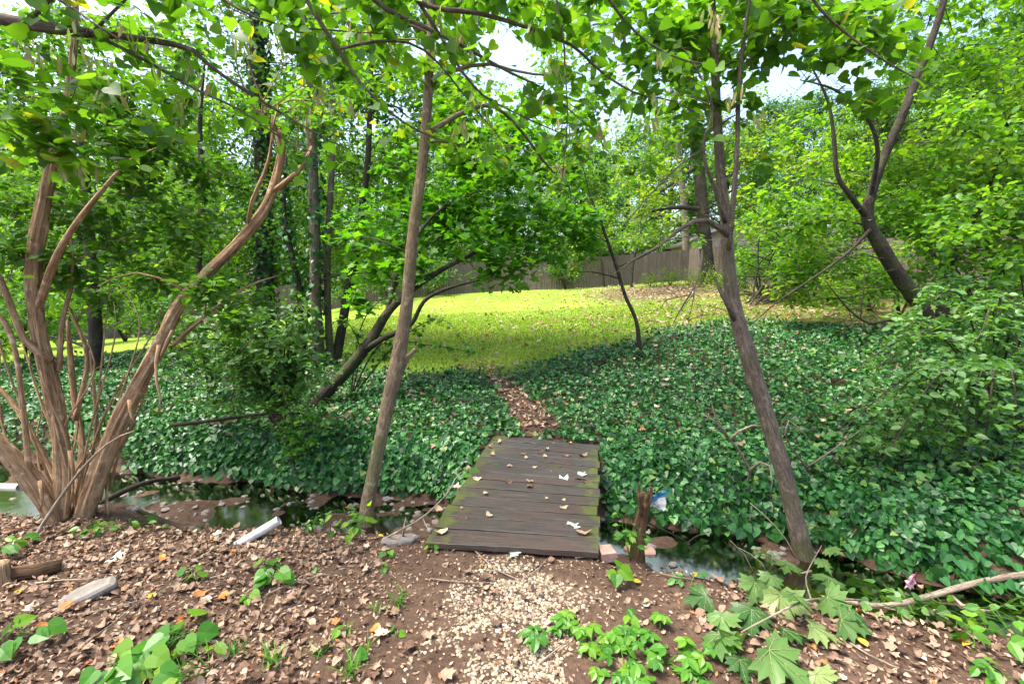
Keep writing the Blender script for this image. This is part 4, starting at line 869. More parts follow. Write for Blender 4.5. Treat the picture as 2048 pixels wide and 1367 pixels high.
# --- far trunks by the fence corner
trunk_tree('old_tree', 'thick rough-barked old trunk standing in the leaf litter before the fence', [(1418, 568), (1412, 500), (1405, 420), (1398, 340), (1390, 260), (1380, 150), (1370, 20)], [.36, .3, .28, .26, .23, .17, .08], M['bark_dark'], M['yellowgreen'],
           [(1330, 250, 1, 60, .1), (1390, 170, 1, 70), (1280, 330, .5, 60, .1), (1340, 390, 0, 50, .1), (1290, 420, 0, 45, .1), (1460, 260, 1, 60), (1350, 130, 2, 70), (1450, 120, 2, 70), (1380, 60, 2, 80), (1480, 400, -1, 50), (1320, 470, 0, 35, 0, .6), (1280, 230, 2, 60, .1, .6), (1240, 300, 2, 50, .1, .6), (1300, 380, -2, 40, .1, .8), (1260, 350, -1, 40, .1, .8), (1340, 330, -2, 40, .1, .8), (1230, 250, 0, 45, .1, .7), (1310, 200, 0, 50, .1, .7), (1460, 340, -3, 40, 0, .8), (1500, 300, -2, 45, .1, .8), (1270, 480, -3, 25, .1, .8), (1340, 440, -3, 30, 0, .8), (1500, 190, 0, 45, .1, .7), (1550, 250, 1, 45, .1, .7), (1480, 120, 2, 45, 0, .6), (1250, 180, 2, 45, .1, .6), (1190, 250, 1, 40, .1, .6), (1320, 260, -1, 40, .1, .7), (1420, 230, -1, 40, 0, .6)], .2, 'kite', 0,
           extra=[([(1405, 420, 0), (1360, 415, -.6), (1310, 420, -1), (1270, 435, -1.2)], [.13, .1, .07, .03]), ([(1395, 330, 0), (1340, 370, -.5), (1290, 400, -1)], [.1, .07, .03])], ntw=22, lpt=8, seg=14)
trunk_tree('fence_tree', 'smooth grey trunk beside the far fence corner', [(1374, 560), (1372, 500), (1370, 430), (1362, 350), (1350, 250), (1340, 150)], [.27, .23, .2, .18, .13, .06], M['bark_grey'], M['forest'],
           [(1300, 300, 2, 50), (1250, 380, 2, 50), (1340, 200, 2, 60), (1260, 440, 1, 45), (1310, 460, 1, 40, 0, .7), (1210, 420, 1, 40, .1, .7), (1230, 480, 1, 30, .1, .7)], .22, 'kite', ntw=20, lpt=8)
trunk_tree('fence_sapling', 'young leafy sapling before the middle of the far fence', [(1208, 574), (1205, 540), (1198, 500), (1190, 450)], [.09, .07, .05, .02], M['bark_dark'], M['yellowgreen'],
           [(1170, 470, 0, 30), (1210, 450, 0, 35), (1150, 500, 0, 25), (1230, 490, 0, 20, 0, .6), (1180, 420, .5, 40), (1150, 545, -.5, 16, .2, .8)], .18, 'kite', ntw=16, lpt=8)
trunk_tree('fence_sapling', 'thin dark sapling close to the right end of the far fence', [(1262, 576), (1266, 530), (1275, 490), (1285, 450)], [.07, .055, .04, .02], M['bark_dark'], M['bright'],
           [(1290, 450, 0, 35), (1260, 470, 0, 25), (1310, 480, 0, 25), (1280, 410, 0, 35)], .18, 'kite', ntw=14, lpt=8)

# --- right leaning tree over the fence
b = at(1862, 652, 7.4); b[2] = terr1(b[0], b[1]); Yb = 7.4
T = Tree('leaning_tree', 'dark trunk leaning left and forking before the right-hand fence', b, M['bark_dark'], M['bright'])
T.stem([b - (0, 0, .15), at(1850, 630, Yb), at(1800, 555, Yb), at(1760, 490, Yb), at(1735, 435, Yb), at(1745, 380, Yb), at(1770, 310, Yb), at(1805, 230, Yb), at(1840, 140, Yb), at(1880, 30, Yb), at(1910, -100, Yb), at(1940, -260, Yb)], [.13, .115, .105, .095, .085, .068, .064, .06, .052, .043, .03, .015], 16, .08, .2)
T.stem([at(1738, 440, Yb), at(1700, 390, Yb - .1), at(1675, 350, Yb - .1), at(1668, 280, Yb - .1), at(1655, 200, Yb - .1), at(1610, 110, Yb - .1)], [.048, .038, .034, .028, .02, .008], 9)
T.stem([at(1740, 400, Yb), at(1755, 300, Yb - .3), at(1730, 230, Yb - .4), at(1670, 180, Yb - .5), at(1600, 160, Yb - .6)], [.035, .03, .026, .018, .006], 8)
T.stem([at(1850, 640, Yb), at(1780, 640, Yb - .2), at(1735, 645, Yb - .3), at(1690, 610, Yb - .3), at(1650, 560, Yb - .3)], [.03, .024, .018, .013, .005], 7)
T.stem([at(1500, 650, Yb - .4), at(1560, 600, Yb - .4), at(1620, 560, Yb - .3), at(1690, 510, Yb - .2), at(1740, 460, Yb - .1)], [.004, .012, .016, .02, .03], 7)
T.stem([at(1720, 640, Yb - .3), at(1725, 600, Yb - .3), at(1730, 540, Yb - .3)], [.01, .012, .006], 6)
cl = [(c[0], c[1], c[2] + .45) + c[3:] for c in [(1560, 380, .3, 70, .1), (1630, 330, .2, 70, .15), (1600, 450, .2, 70), (1680, 420, -.1, 60, .1), (1700, 300, .3, 70, .15), (1780, 400, .2, 70, .1), (1850, 330, .2, 80, .1), (1840, 450, .3, 80, .1), (1920, 400, 0, 80, .1), (1930, 260, .3, 80, .15), (2010, 330, 0, 80, .15), (1880, 180, .4, 80, .15), (1970, 140, .3, 80, .1), (1780, 200, .4, 60, .1), (1690, 520, .3, 60), (1760, 560, .1, 45), (1610, 530, .4, 50), (1900, 520, .3, 70, .05), (2000, 470, .3, 80, .1), (1720, 220, .5, 50, .15, .6), (2040, 220, .2, 80, .1), (1840, 60, .3, 90, .1), (1960, 30, .2, 100), (2060, 80, .2, 90), (1900, -60, .2, 130), (1750, 120, .4, 60, 0, .6), (1570, 280, .6, 50, .1, .6), (2060, 560, 0, 70), (1640, 230, .5, 45, 0, .5)]]
T.clusters([(c[0], c[1], Yb + c[2]) + tuple(c[3:]) for c in cl], .125, 'ovate', 16, 9)
T.fill((1500, 150, 2080, 610), (Yb + .3, Yb + 3.4), 44, 70, .125, 'ovate', 14, 9, 1, .0, .5, lambda x, y: y > 700 - .42 * (x - 900))
T.twiggery(140, 1.0, .006)
T.fill((1900, 200, 2080, 560), (Yb - 2, Yb), 9, 60, .1, 'ovate', 13, 9, 1, .0)
T.fill((1720, -40, 2080, 240), (Yb + .2, Yb + 2.5), 16, 75, .125, 'ovate', 13, 9, 1, .0)
T.done()
b = at(2010, 640, 8.6); b[2] = terr1(b[0], b[1])
trunk_tree('branching_tree', 'dark branching tree spreading in front of the right-hand fence', [(1888, 615, 8.2), (1888, 570), (1900, 530), (1925, 480), (1955, 420), (1990, 340), (2020, 250)], [.09, .075, .06, .05, .04, .03, .012], M['bark_dark'], M['yellowgreen'],
           [(1960, 360, .2, 70), (2030, 420, .2, 70), (1890, 400, .5, 60), (1940, 500, .3, 60), (2040, 500, .2, 70), (1860, 490, .5, 50, 0, .7), (2000, 200, .6, 80), (1900, 280, .6, 70), (2040, 300, .3, 80), (1830, 380, .8, 60)], .12, 'ovate', fills=[((1480, 300, 2060, 600), (.2, 3.2), 24, 60)],
           extra=[([(1895, 550, 0), (1860, 500, .2), (1830, 450, .3)], [.04, .03, .01]), ([(1900, 560, 0), (1960, 580, -.2), (2060, 640, -.4)], [.03, .04, .05]), ([(1925, 480, 0), (1900, 430, 0), (1880, 390, .1)], [.03, .02, .01])], ntw=18)

# --- forest beyond the fence: a few kinds, copied
protos = []
for q in range(4):
    mw, ml = MB(), MB(); H_ = 1.0
    h = [15, 17, 13, 16][q]; cr = [4.2, 4.6, 4.4, 3.6][q]
    C, R = tube(mw, [(0, 0, -.5), (.2, .1, h * .3), (-.1, .1, h * .6), (.15, 0, h * .92)], [.34, .26, .17, .04], 9, 16, .08, .3)
    nb = 38
    for e in range(nb):
        f = (e + .5) / nb; z = h * (.1 + .88 * f); prof = sin(pi * min(1, .2 + .75 * f) ) ** .7
        a = e * 2.4 + rng.uniform(-.4, .4); rr = cr * prof * rng.uniform(.45, .95)
        k = int(np.argmin(np.abs(C[:, 2] - max(1.5, z - rr * .5)))); p = C[k]; c = np.array([rr * cos(a), rr * sin(a), z])
        tube(mw, [p, (p + c) / 2 + (0, 0, .25), c], [min(.11, R[k] * .6), .06, .015], 5, 6, .05)
        foliage(mw, ml, c, (1.7, 1.7, 1.25), 44, 11, .27, 'kite', .1 * rng.normal(), .6, .2)
    protos.append((mw.mesh('trunk'), ml.mesh('crown', smooth=False)))
for q, (a, c) in enumerate(protos): a.materials.append(M['bark_dark']); c.materials.append(M['forest'] if q % 2 == 0 else M['forest2'])
lab = ['tall broad green tree standing beyond the board fence', 'tall bluish-green tree standing beyond the board fence', 'low round green tree standing beyond the board fence', 'narrow bluish-green tree standing beyond the board fence']
forest = []
for px, Y, q, s_ in [(-80, 26, 0, .75), (60, 33, 1, .8), (170, 24, 2, .7), (300, 30, 0, .8), (400, 36, 3, .9), (480, 29, 2, .75), (590, 33, 1, .7), (690, 40, 0, .8), (790, 34, 2, .85), (880, 42, 1, .82), (980, 36, 0, .68), (1080, 44, 3, .8), (1160, 38, 2, .8), (1250, 46, 1, .85), (1330, 40, 0, .8), (1440, 44, 2, .95), (1530, 40, 3, .85), (1600, 33, 1, .68), (1700, 27, 0, .62), (1800, 30, 3, .85), (1880, 26, 3, .7), (1970, 28, 1, .8), (2090, 24, 3, .8), (2220, 20, 1, .8), (-220, 24, 3, .8),
                     (120, 46, 0, 1.0), (350, 50, 1, 1.0), (640, 54, 3, 1.0), (930, 58, 1, 1.0), (1200, 58, 0, .95), (1480, 56, 1, 1.0), (1740, 44, 0, 1.0), (1950, 38, 3, 1.05)]:
    x = (px - 1024) / FPX * Y; z = terr1(x, Y)
    pl_ = 'behind the left copse' if px < 600 else 'beyond the middle of the far fence' if px < 1250 else 'beyond the fence corner near the shed' if px < 1580 else 'beyond the right-hand fence'
    r = thing('forest_tree', lab[q].replace('standing beyond the board fence', ('in the second row ' if Y > 43 else 'standing ') + pl_), 'tree', (x, Y, z), 'trees beyond the fence')
    r.rotation_euler[2] = rng.uniform(0, 6.28); r.scale = (s_, s_, s_ * rng.uniform(.92, 1.08))
    for nm, me in zip(('trunk', 'crown'), protos[q]): obj(nm, me, None, r)
# dead vine thicket before the right fence
b = at(1610, 600, 14.5); b[2] = terr1(b[0], b[1]); T = Tree('vine_thicket', 'tangled brown vine thicket with sparse leaves before the right fence', b, M['bark_dark'], M['bright'], 'thicket')
for e in range(60):
    x0, x1 = rng.uniform(1490, 1760), rng.uniform(1470, 1800); y1 = rng.uniform(400, 580); d = rng.uniform(-1, 1.5); p0 = at(x0, 600, 14.5 + d); p0[2] = terr1(p0[0], p0[1])
    T.stem([p0, at((x0 + x1) / 2 + rng.normal(0, 20), (600 + y1) / 2 - 20, 14.5 + d), at(x1, y1, 14.3 + d), at(x1 + rng.normal(0, 40), y1 + rng.uniform(-20, 50), 14.3 + d)], [.03, .022, .016, .006], 5, .1)
T.fill((1480, 420, 1780, 590), (13.5, 16), 26, 32, .15, 'kite', 14, 7, 1, 0)
T.done('stem', 'foliage')
# low bushes along the fence
bprot = []
for q in range(3):
    mw, ml = MB(), MB()
    for e in range(9):
        a = rng.uniform(0, 6.28); c = np.array([.55 * cos(a), .55 * sin(a), rng.uniform(.4, 1.3)])
        tube(mw, [(0, 0, -.05), c * .5 + (0, 0, .15), c], [.025, .015, .006], 5, 6)
        foliage(mw, ml, c, .5, 16, 8, .1, 'kite' if q else 'ovate', .08 * rng.normal(), .5, .25)
    bprot.append((mw.mesh('stem'), ml.mesh('foliage', smooth=False)))
    bprot[-1][0].materials.append(M['twig']); bprot[-1][1].materials.append([M['bright'], M['yellowgreen'], M['shade']][q])
bl = ['bright green bush growing along the fence', 'low yellow-green bush growing along the fence', 'dark green bush growing along the fence']
for px, py, Y, q, s_ in [(1300, 574, 24, 1, .5), (1340, 572, 24, 1, .6), (1440, 572, 19, 1, .7), (1470, 580, 17, 0, .7), (1520, 590, 17, 2, 1.2), (1570, 595, 16, 2, 1.3), (1620, 600, 15, 2, 1.1), (1660, 605, 13.5, 1, .8), (1700, 612, 13, 1, .7), (1740, 618, 12, 0, .9), (1800, 630, 11, 2, .9), (1390, 570, 22, 1, .6), (1130, 570, 28, 2, 1.4), (860, 590, 27, 2, 1.6), (780, 595, 26, 2, 1.5), (690, 610, 24, 2, 1.5), (250, 680, 17, 2, 1.3), (120, 690, 15, 2, 1.5), (0, 700, 14, 2, 1.6), (330, 672, 19, 2, 1.2), (-60, 720, 11, 2, 1.6), (50, 720, 10, 2, 1.2), (1960, 640, 9, 2, 1.2)]:
    p = at(px, py, Y); pl_ = 'at the left end of the far fence' if px < 500 else 'before the middle of the far fence' if px < 1250 else 'around the old trunk by the fence corner' if px < 1480 else 'before the right-hand fence'
    r = thing('fence_bush', bl[q].replace('growing along the fence', 'growing ' + pl_), 'bush', (p[0], p[1], terr1(p[0], p[1])), 'bushes along the fence'); r.rotation_euler[2] = rng.uniform(0, 6.28); r.scale = (s_,) * 3
    for nm, me in zip(('stem', 'foliage'), bprot[q]): obj(nm, me, None, r)

# --- honeysuckle shrubs
def shrub(name, label, base, arcs, mat, size=.055, per=10, bark='twig', lat=.12, kind='ovate', r0=.012, dens=1.0):
    T = Tree(name, label, base, M[bark], mat, 'shrub')
    for lst in arcs:
        C, R = T.stem([np.asarray(base)] + [at(*p) for p in lst], np.linspace(r0, .002, len(lst) + 1), 6)
        L = np.linalg.norm(np.diff(C, axis=0), axis=1).sum(); n = int(L * per * dens)
        k = rng.integers(int(len(C) * .3), len(C), n); A = C[k]; B = A + (rdir(n) * np.array([1, 1, .45]) + np.array([0, 0, .05])) * rng.uniform(.08, 1, (n, 1)) * lat * 2.4
        sticks(T.w, A, B, .0018); m = 7
        t = rng.uniform(.1, 1.1, (n, m)); P = (A[:, None] + (B - A)[:, None] * t[..., None]).reshape(-1, 3) + rng.normal(0, .012, (n * m, 3))
        D = np.repeat(nrm(B - A), m, 0) * .5 + rdir(n * m); D[:, 2] = D[:, 2] * .4 - .3
        scatter(T.l, kind, P, D, rdir(n * m) * .75 + np.array([0, -.1, 1.]), size * rng.uniform(.55, 1.25, n * m), np.clip(rng.normal(.5, .22, n * m), 0, 1))
    return T.done('stem', 'foliage')
b = at(1990, 800, 5.2); b[2] = terr1(b[0], b[1])
arcs = []
for e in range(26):
    tx = rng.uniform(1640, 2080); ty = 620 + rng.uniform(0, 330) + max(0, (1850 - tx)) * .35; Y = 5.0 - (ty - 620) / 330 * 1.0 + rng.uniform(-.25, .25)
    arcs.append([((1990 + tx) / 2 + 10, min(740, ty - 60), Y + .15), (tx, ty - 14, Y), (tx - 25, ty + 24, Y - .08)])
shrub('honeysuckle_shrub', 'spreading light green honeysuckle shrub over the ivy at the right', b, arcs, M['honeysuckle'], .08, 13, lat=.15)
b = at(2070, 620, 6.6); b[2] = terr1(b[0], b[1])
arcs = [[((2060 + tx) / 2, ty + 20, 6.2), (tx, ty, 6.0 + rng.uniform(-.3, .3)), (tx - 20, ty + 20, 5.9)] for tx, ty in [(1850, 590), (1900, 560), (1930, 610), (1980, 570), (2020, 520), (2040, 600), (1880, 640), (1990, 640), (1820, 650)]]
shrub('honeysuckle_shrub', 'taller pale-leaved shrub behind the right honeysuckle beside the fence', b, arcs, M['honeysuckle'], .09, 14, lat=.18)
b = ground(560, 880)
arcs = []
for e in range(22):
    tx = rng.uniform(330, 640); ty = 640 + rng.uniform(0, 190); arcs.append([((560 + tx) / 2, min(ty, 760) - 20, b[1] + .1), (tx, ty - 10, b[1] - .1 + rng.uniform(-.3, .4)), (tx + rng.uniform(-30, 30), ty + 25, b[1] - .15)])
shrub('creekside_shrub', 'loose green shrub behind the peeling-bark tree on the ivy bank', b, arcs, M['honeysuckle'], .075, 17, lat=.17)
b = ground(585, 950)
arcs = [[(590, 880, b[1]), (575, 800, b[1] - .05), (560, 770, b[1])], [(600, 900, b[1]), (620, 850, b[1]), (640, 830, b[1])], [(580, 920, b[1]), (600, 860, b[1] - .1), (610, 820, b[1] - .1)], [(590, 930, b[1]), (560, 860, b[1] - .1), (530, 810, b[1] - .1)], [(595, 900, b[1]), (625, 880, b[1] - .1), (640, 890, b[1] - .1)]]
shrub('creekside_sprout', 'bright green leafy sprout beside the creek left of the slender trunk', b, arcs, M['creeper'], .055, 22, lat=.08, r0=.008)
b = ground(420, 800)
arcs = [[(400, 640, b[1] - .6), (420, 600, b[1] - .8), (450, 610, b[1] - .9)], [(440, 650, b[1] - .4), (470, 610, b[1] - .6), (520, 640, b[1] - .7)], [(400, 700, b[1] - .3), (360, 640, b[1] - .5), (330, 600, b[1] - .5)], [(450, 720, b[1] - .2), (500, 680, b[1] - .3), (560, 660, b[1] - .3)], [(430, 700, b[1]), (470, 640, b[1] - .3), (500, 600, b[1] - .3)]]
shrub('creekside_shrub', 'arching bluish-green shrub with drooping tips beside the peeling trunk', b, arcs, M['honeysuckle'], .07, 22, lat=.1)
# leafy sprays hanging in front of the lawn beside the slender trunk
b = ground(700, 800)
arcs = [[(720, 700, b[1] - .2), (690, 640, b[1] - .4), (660, 650, b[1] - .5)], [(780, 700, b[1] - .3), (840, 650, b[1] - .5), (890, 640, b[1] - .6), (930, 690, b[1] - .6)], [(760, 690, b[1] - .2), (860, 690, b[1] - .5), (920, 700, b[1] - .5), (945, 705, b[1] - .5)], [(720, 660, b[1] - .2), (760, 600, b[1] - .4), (790, 590, b[1] - .4)]]
shrub('lawn_edge_shrub', 'thin shrub with airy dark leaf sprays before the lawn', b, arcs, M['shade'], .065, 14, lat=.1)

# ================================================================== SMALL THINGS
def on(px, py, dz=0.0):
    p = ground(px, py); p[2] = terr1(p[0], p[1]) + dz; return p
# --- pipes
def pipe(label, a, b, r, mat):
    root = thing('plastic_pipe', label, 'pipe', a); a = np.array(a, float); b = np.array(b, float); mb = MB()
    d = nrm(b - a); n = nrm(np.cross(d, (0, 0, 1.0))); e = np.cross(n, d); th = np.linspace(0, 2 * pi, 20, endpoint=False); rings = []
    for c, rr in ((a, r), (b - d * .004, r), (b, r * .985), (b, r * .86), (a + d * .02, r * .86)):
        rings.append(c + rr * (np.cos(th)[:, None] * n + np.sin(th)[:, None] * e))
    V = np.concatenate(rings); i = np.arange(4)[:, None] * 20; j = np.arange(20)[None]; j2 = (j + 1) % 20
    mb.add(V, np.stack([i + j, i + j2, i + 20 + j2, i + 20 + j], -1).reshape(-1, 4)); part('pipe_wall', mb, mat, root)
    mb = MB(); c = a + (b - a) * .995; tube(mb, [b - d * .012, b + d * .001], r * 1.045, 20, 2, 0, cap=False); part('rim', mb, mat, root)
    return root
p0 = on(470, 1085, -.03); p1 = at(558, 1040, p0[1] + .1); pipe('short white plastic pipe poking out of the bank by the creek', p0, p1, .031, M['pvc'])
p0 = at(-120, 972, 4.3); p1 = at(40, 974, 4.15); pipe('white plastic pipe lying behind the peeling-bark tree', p0, p1, .034, M['pvc'])
# --- stones and brick
def rock(name, label, cat, c, dims, rz, mat, seed, tilt=(0, 0)):
    r = np.random.default_rng(seed); mb = MB(); n = 9; th = np.linspace(0, 2 * pi, n, endpoint=False) + r.uniform(-.2, .2, n); rad = r.uniform(.8, 1.1, n)
    rings = [np.stack([np.cos(th) * rad * dims[0] * k, np.sin(th) * rad * dims[1] * k, np.full(n, z) + r.normal(0, .06 * dims[2], n)], -1) for k, z in ((.9, -dims[2] * .6), (1.0, 0), (.97, dims[2] * .6), (.82, dims[2]))]
    V = np.concatenate(rings); i = np.arange(3)[:, None] * n; j = np.arange(n)[None]; j2 = (j + 1) % n
    mb.add(V, [np.stack([i + j, i + j2, i + n + j2, i + n + j], -1).reshape(-1, 4), np.arange(3 * n, 4 * n)[None]])
    o = obj(name, mb.mesh(name, smooth=False), mat, None, tuple(c)); o.rotation_euler = (tilt[0], tilt[1], rz); return tag(o, label, cat)
rock('flat_stone', 'angular grey flat stone lying in the leaf litter below the peeling-bark tree', 'stone', on(180, 1190, .01), (.16, .085, .03), .5, M['stone'], 3, (.05, -.22))
rock('flat_stone', 'broken pale stone slab beside the near right corner of the footbridge', 'stone', on(1280, 1108, .02), (.13, .07, .03), -.2, M['brick'], 4)
rock('flat_stone', 'grey stone wedged under the near left corner of the footbridge', 'stone', on(800, 1082, .0), (.13, .06, .03), .2, M['stone'], 5)
c = on(1213, 1112, .02); mb = MB()
for sx in (0,):
    a_, b_, h_ = .05, .055, .03; V = [(x * a_, y * b_, z * h_) for z in (-1, 1) for x, y in ((-1, -1), (1, -.9), (.9, 1), (-1, .95))] + [(x * a_ * .9, y * b_ * .9, 1.12 * h_) for x, y in ((-1, -1), (1, -.9), (.9, 1), (-1, .95))]
    mb.add(V, np.array([(0, 1, 5, 4), (1, 2, 6, 5), (2, 3, 7, 6), (3, 0, 4, 7), (4, 5, 9, 8), (5, 6, 10, 9), (6, 7, 11, 10), (7, 4, 8, 11), (8, 9, 10, 11)]))
o = obj('brick_fragment', mb.mesh('brick_fragment', smooth=False), M['brick'], None, tuple(c)); o.rotation_euler[2] = .15; tag(o, 'worn reddish brick fragment against the near right corner of the footbridge', 'brick')

# --- rotten stump right of the bridge with a wrapper caught on it
b = at(1275, 1092, 3.02); b[2] = terr1(b[0], b[1]); Yb = b[1]
st = thing('rotten_stump', 'split rotten stump standing at the water right of the footbridge', 'stump', b)
mb = MB(); tube(mb, [b - (0, 0, .12), at(1276, 1075, Yb), at(1284, 1030, Yb), at(1290, 985, Yb)], [.042, .036, .032, .024], 14, 14, .35, .5, .4); part('trunk', mb, M['rot'], st)
mb = MB(); tube(mb, [at(1283, 1030, Yb - .03), at(1278, 990, Yb - .03), at(1279, 962, Yb - .02)], [.012, .012, .003], 7, 8, .3); tube(mb, [at(1294, 1020, Yb), at(1303, 985, Yb), at(1300, 965, Yb)], [.016, .014, .004], 7, 8, .3); part('splinter', mb, M['rot'], st)
def sheet(mb, quad, nu=8, nv=6, crumple=.01, seed=1):
    q = [np.asarray(p, float) for p in quad]; r = np.random.default_rng(seed); V = []
    for a in range(nu + 1):
        for c in range(nv + 1):
            f, g = a / nu, c / nv; V.append((q[0] * (1 - f) + q[1] * f) * (1 - g) + (q[3] * (1 - f) + q[2] * f) * g + r.normal(0, crumple, 3))
    mb.add(V, np.array([(a * (nv + 1) + c, (a + 1) * (nv + 1) + c, (a + 1) * (nv + 1) + c + 1, a * (nv + 1) + c + 1) for a in range(nu) for c in range(nv)]))
wr = thing('crumpled_wrapper', 'crumpled blue and white plastic wrapper caught behind the rotten stump', 'wrapper', at(1318, 1015, Yb + .05))
mb = MB(); sheet(mb, [at(1288, 1005, Yb + .02), at(1340, 985, Yb + .06), at(1330, 995, Yb + .1), at(1300, 1012, Yb + .04)], 8, 4, .006, 2); part('white_film', mb, M['tarpwhite'], wr)
mb = MB(); sheet(mb, [at(1310, 1000, Yb + .03), at(1331, 990, Yb + .02), at(1330, 1020, Yb + .02), at(1308, 1014, Yb + .04)], 6, 6, .005, 5); part('white_flap', mb, M['tarpwhite'], wr)
mb = MB(); sheet(mb, [at(1289, 1003, Yb + .015), at(1316, 985, Yb + .03), at(1343, 981, Yb + .05), at(1305, 1003, Yb + .03)], 8, 4, .004, 3); part('blue_print', mb, M['tarpblue'], wr)
p = at(1822, 1172, 3.0); p[2] = max(terr1(p[0], p[1]), WATER_Z) + .1
mb = MB(); sheet(mb, [p + (-.04, 0, -.03), p + (.03, .02, -.05), p + (.035, .01, .05), p + (-.02, 0, .03)], 6, 5, .01, 8); mb.v[-1] = mb.v[-1]
o = obj('plastic_scrap', mb.mesh('plastic_scrap', p), M['pinkscrap'], None, tuple(p)); tag(o, 'pale pink crumpled plastic scrap below the ivy at the creek edge', 'scrap')

# --- sticks, canes, logs
def stick(name, label, pts, r0, r1, mat, cat='stick', forks=(), group=None, seg=6):
    pts = [np.asarray(p, float) for p in pts]; root = thing(name, label, cat, pts[0], group); mb = MB(); tube(mb, pts, np.linspace(r0, r1, len(pts)), seg, None, .12); part('shaft', mb, mat, root)
    for f in forks: mb = MB(); tube(mb, [np.asarray(p, float) for p in f], np.linspace(r0 * .7, r1 * .7, len(f)), 5, None, .1); part('side_twig', mb, mat, root)
    return root
YB = ground(125, 1035)[1]
stick('dry_cane', 'long pale dry cane leaning against the peeling-bark tree', [on(60, 1090), at(110, 1010, YB - .25), at(170, 930, YB - .3), at(225, 880, YB - .28), at(268, 862, YB - .25)], .013, .005, M['drift'])
stick('fallen_log', 'short brown log half buried in litter at the left bank', [on(-60, 1165, .02), on(40, 1158, .03), on(125, 1140, .03)], .05, .04, M['rot'], 'log', seg=10)
b = on(8, 1165); st = thing('cut_stump', 'small cut stump sprouting green shoots beside the half buried log', 'stump', b)
mb = MB(); tube(mb, [b - (0, 0, .05), b + (0, 0, .06), b + (.005, 0, .13)], [.045, .035, .033], 12, 6, .1, .3); part('trunk', mb, M['bark_peel'], st)
stick('bent_twig', 'grey forked twig reaching from the bank onto the left bridge edge', [on(768, 1078), at(800, 1060, 3.0), at(850, 1030, 3.1), at(895, 985, 3.35), at(915, 950, 3.6), at(940, 935, 3.7)], .007, .003, M['drift'], forks=[[at(845, 1034, 3.1), at(852, 1050, 3.05), at(860, 1062, 3.0)]])
stick('upright_twig', 'short broken twig upright by the water below the slender trunk', [on(805, 1078), at(808, 1055, 3.05), at(812, 1035, 3.1)], .009, .005, M['drift'])
stick('fallen_branch', 'pale knotty branch lying along the near bank at the right', [on(1540, 1180, .03), on(1640, 1205, .04), on(1760, 1225, .05), on(1850, 1210, .06), on(1960, 1190, .09), on(2090, 1170, .1)], .012, .024, M['drift'], 'branch', forks=[[on(1760, 1225, .05), on(1820, 1240, .03), on(1880, 1235, .05)], [on(1900, 1205, .06), on(1930, 1230, .05), on(1985, 1240, .05)]], seg=9)
stick('fallen_branch', 'short peeled branch stub pointing at the leaning trunk base', [on(1560, 1170, .02), on(1590, 1160, .03), on(1622, 1150, .03)], .014, .01, M['drift'], 'branch')
tw = [((930, 1085), (1000, 1150), (1060, 1165)), ((860, 1160), (930, 1172), (990, 1168)), ((1150, 1120), (1180, 1118), (1205, 1112)), ((180, 1230), (300, 1200), (420, 1130)), ((380, 1130), (450, 1090), (500, 1060)), ((160, 1300), (230, 1250), (310, 1180)), ((70, 1170), (160, 1165), (230, 1165)), ((420, 1160), (500, 1140), (560, 1140)), ((1320, 1150), (1380, 1165), (1440, 1162)), ((1430, 1130), (1500, 1150), (1600, 1160)), ((1080, 1330), (1120, 1300), (1170, 1260)), ((1700, 1290), (1760, 1330), (1830, 1350)), ((540, 1190), (620, 1160), (690, 1150)), ((1050, 1160), (1080, 1140), (1110, 1100)), ((300, 1330), (340, 1290), (400, 1270))]
for a, b_, c_ in tw: stick('fallen_twig', 'thin dry twig lying on the soil of the near bank', [on(*a, .012), on(*b_, .02), on(*c_, .015)], .0045, .002, M['drift'], 'twig', group='twigs on the near bank')
# dead snags in the ivy beside the right trunk
def snag(label, base, lst, r0):
    root = thing('dead_snag', label, 'dead branch', base)
    for q, l in enumerate(lst):
        mb = MB(); P = [at(*p) for p in l]; tube(mb, P, np.linspace(r0 * (1 if q == 0 else .55), .003, len(P)), 8 if q == 0 else 5, None, .15); part('stem' if q == 0 else 'branch', mb, M['drift'] if q else M['bark_grey'], root)
b = at(1484, 1020, 3.95); snag('grey dead snag with crooked twigs beside the right leaning trunk', b, [[(1480, 1025, 3.95), (1488, 985, 3.95), (1500, 945, 3.95), (1497, 930, 3.9)], [(1500, 945, 3.95), (1478, 900, 3.9), (1450, 870, 3.85), (1430, 830, 3.8), (1424, 810, 3.8)], [(1455, 875, 3.85), (1440, 850, 3.8), (1410, 830, 3.8)], [(1460, 880, 3.85), (1480, 860, 3.8), (1510, 850, 3.8), (1550, 855, 3.85)], [(1500, 940, 3.9), (1530, 920, 3.8), (1545, 950, 3.75), (1540, 990, 3.75)]], .026)
b = at(1645, 1010, 4.1); snag('brown dead branch leaning behind the right leaning trunk', b, [[(1650, 1020, 4.1), (1632, 970, 4.05), (1610, 930, 4.0), (1580, 890, 3.95), (1560, 840, 3.9)], [(1612, 935, 4.0), (1650, 910, 3.9), (1720, 860, 3.85)], [(1570, 870, 3.9), (1580, 840, 3.9), (1620, 880, 3.85)]], .02)
stick('dry_cane', 'thin pale cane bending out of the ivy to the right trunk base', [at(1500, 1005, 3.75), at(1540, 1040, 3.6), at(1570, 1075, 3.5), at(1590, 1110, 3.4)], .005, .003, M['drift'])
stick('water_twig', 'thin brown twig sloping from the stump into the creek', [at(1295, 1045, 3.02), at(1340, 1065, 3.2), at(1375, 1085, 3.3)], .007, .004, M['bark_dark'], forks=[[at(1375, 1085, 3.3), at(1395, 1070, 3.4), at(1420, 1062, 3.5)]])
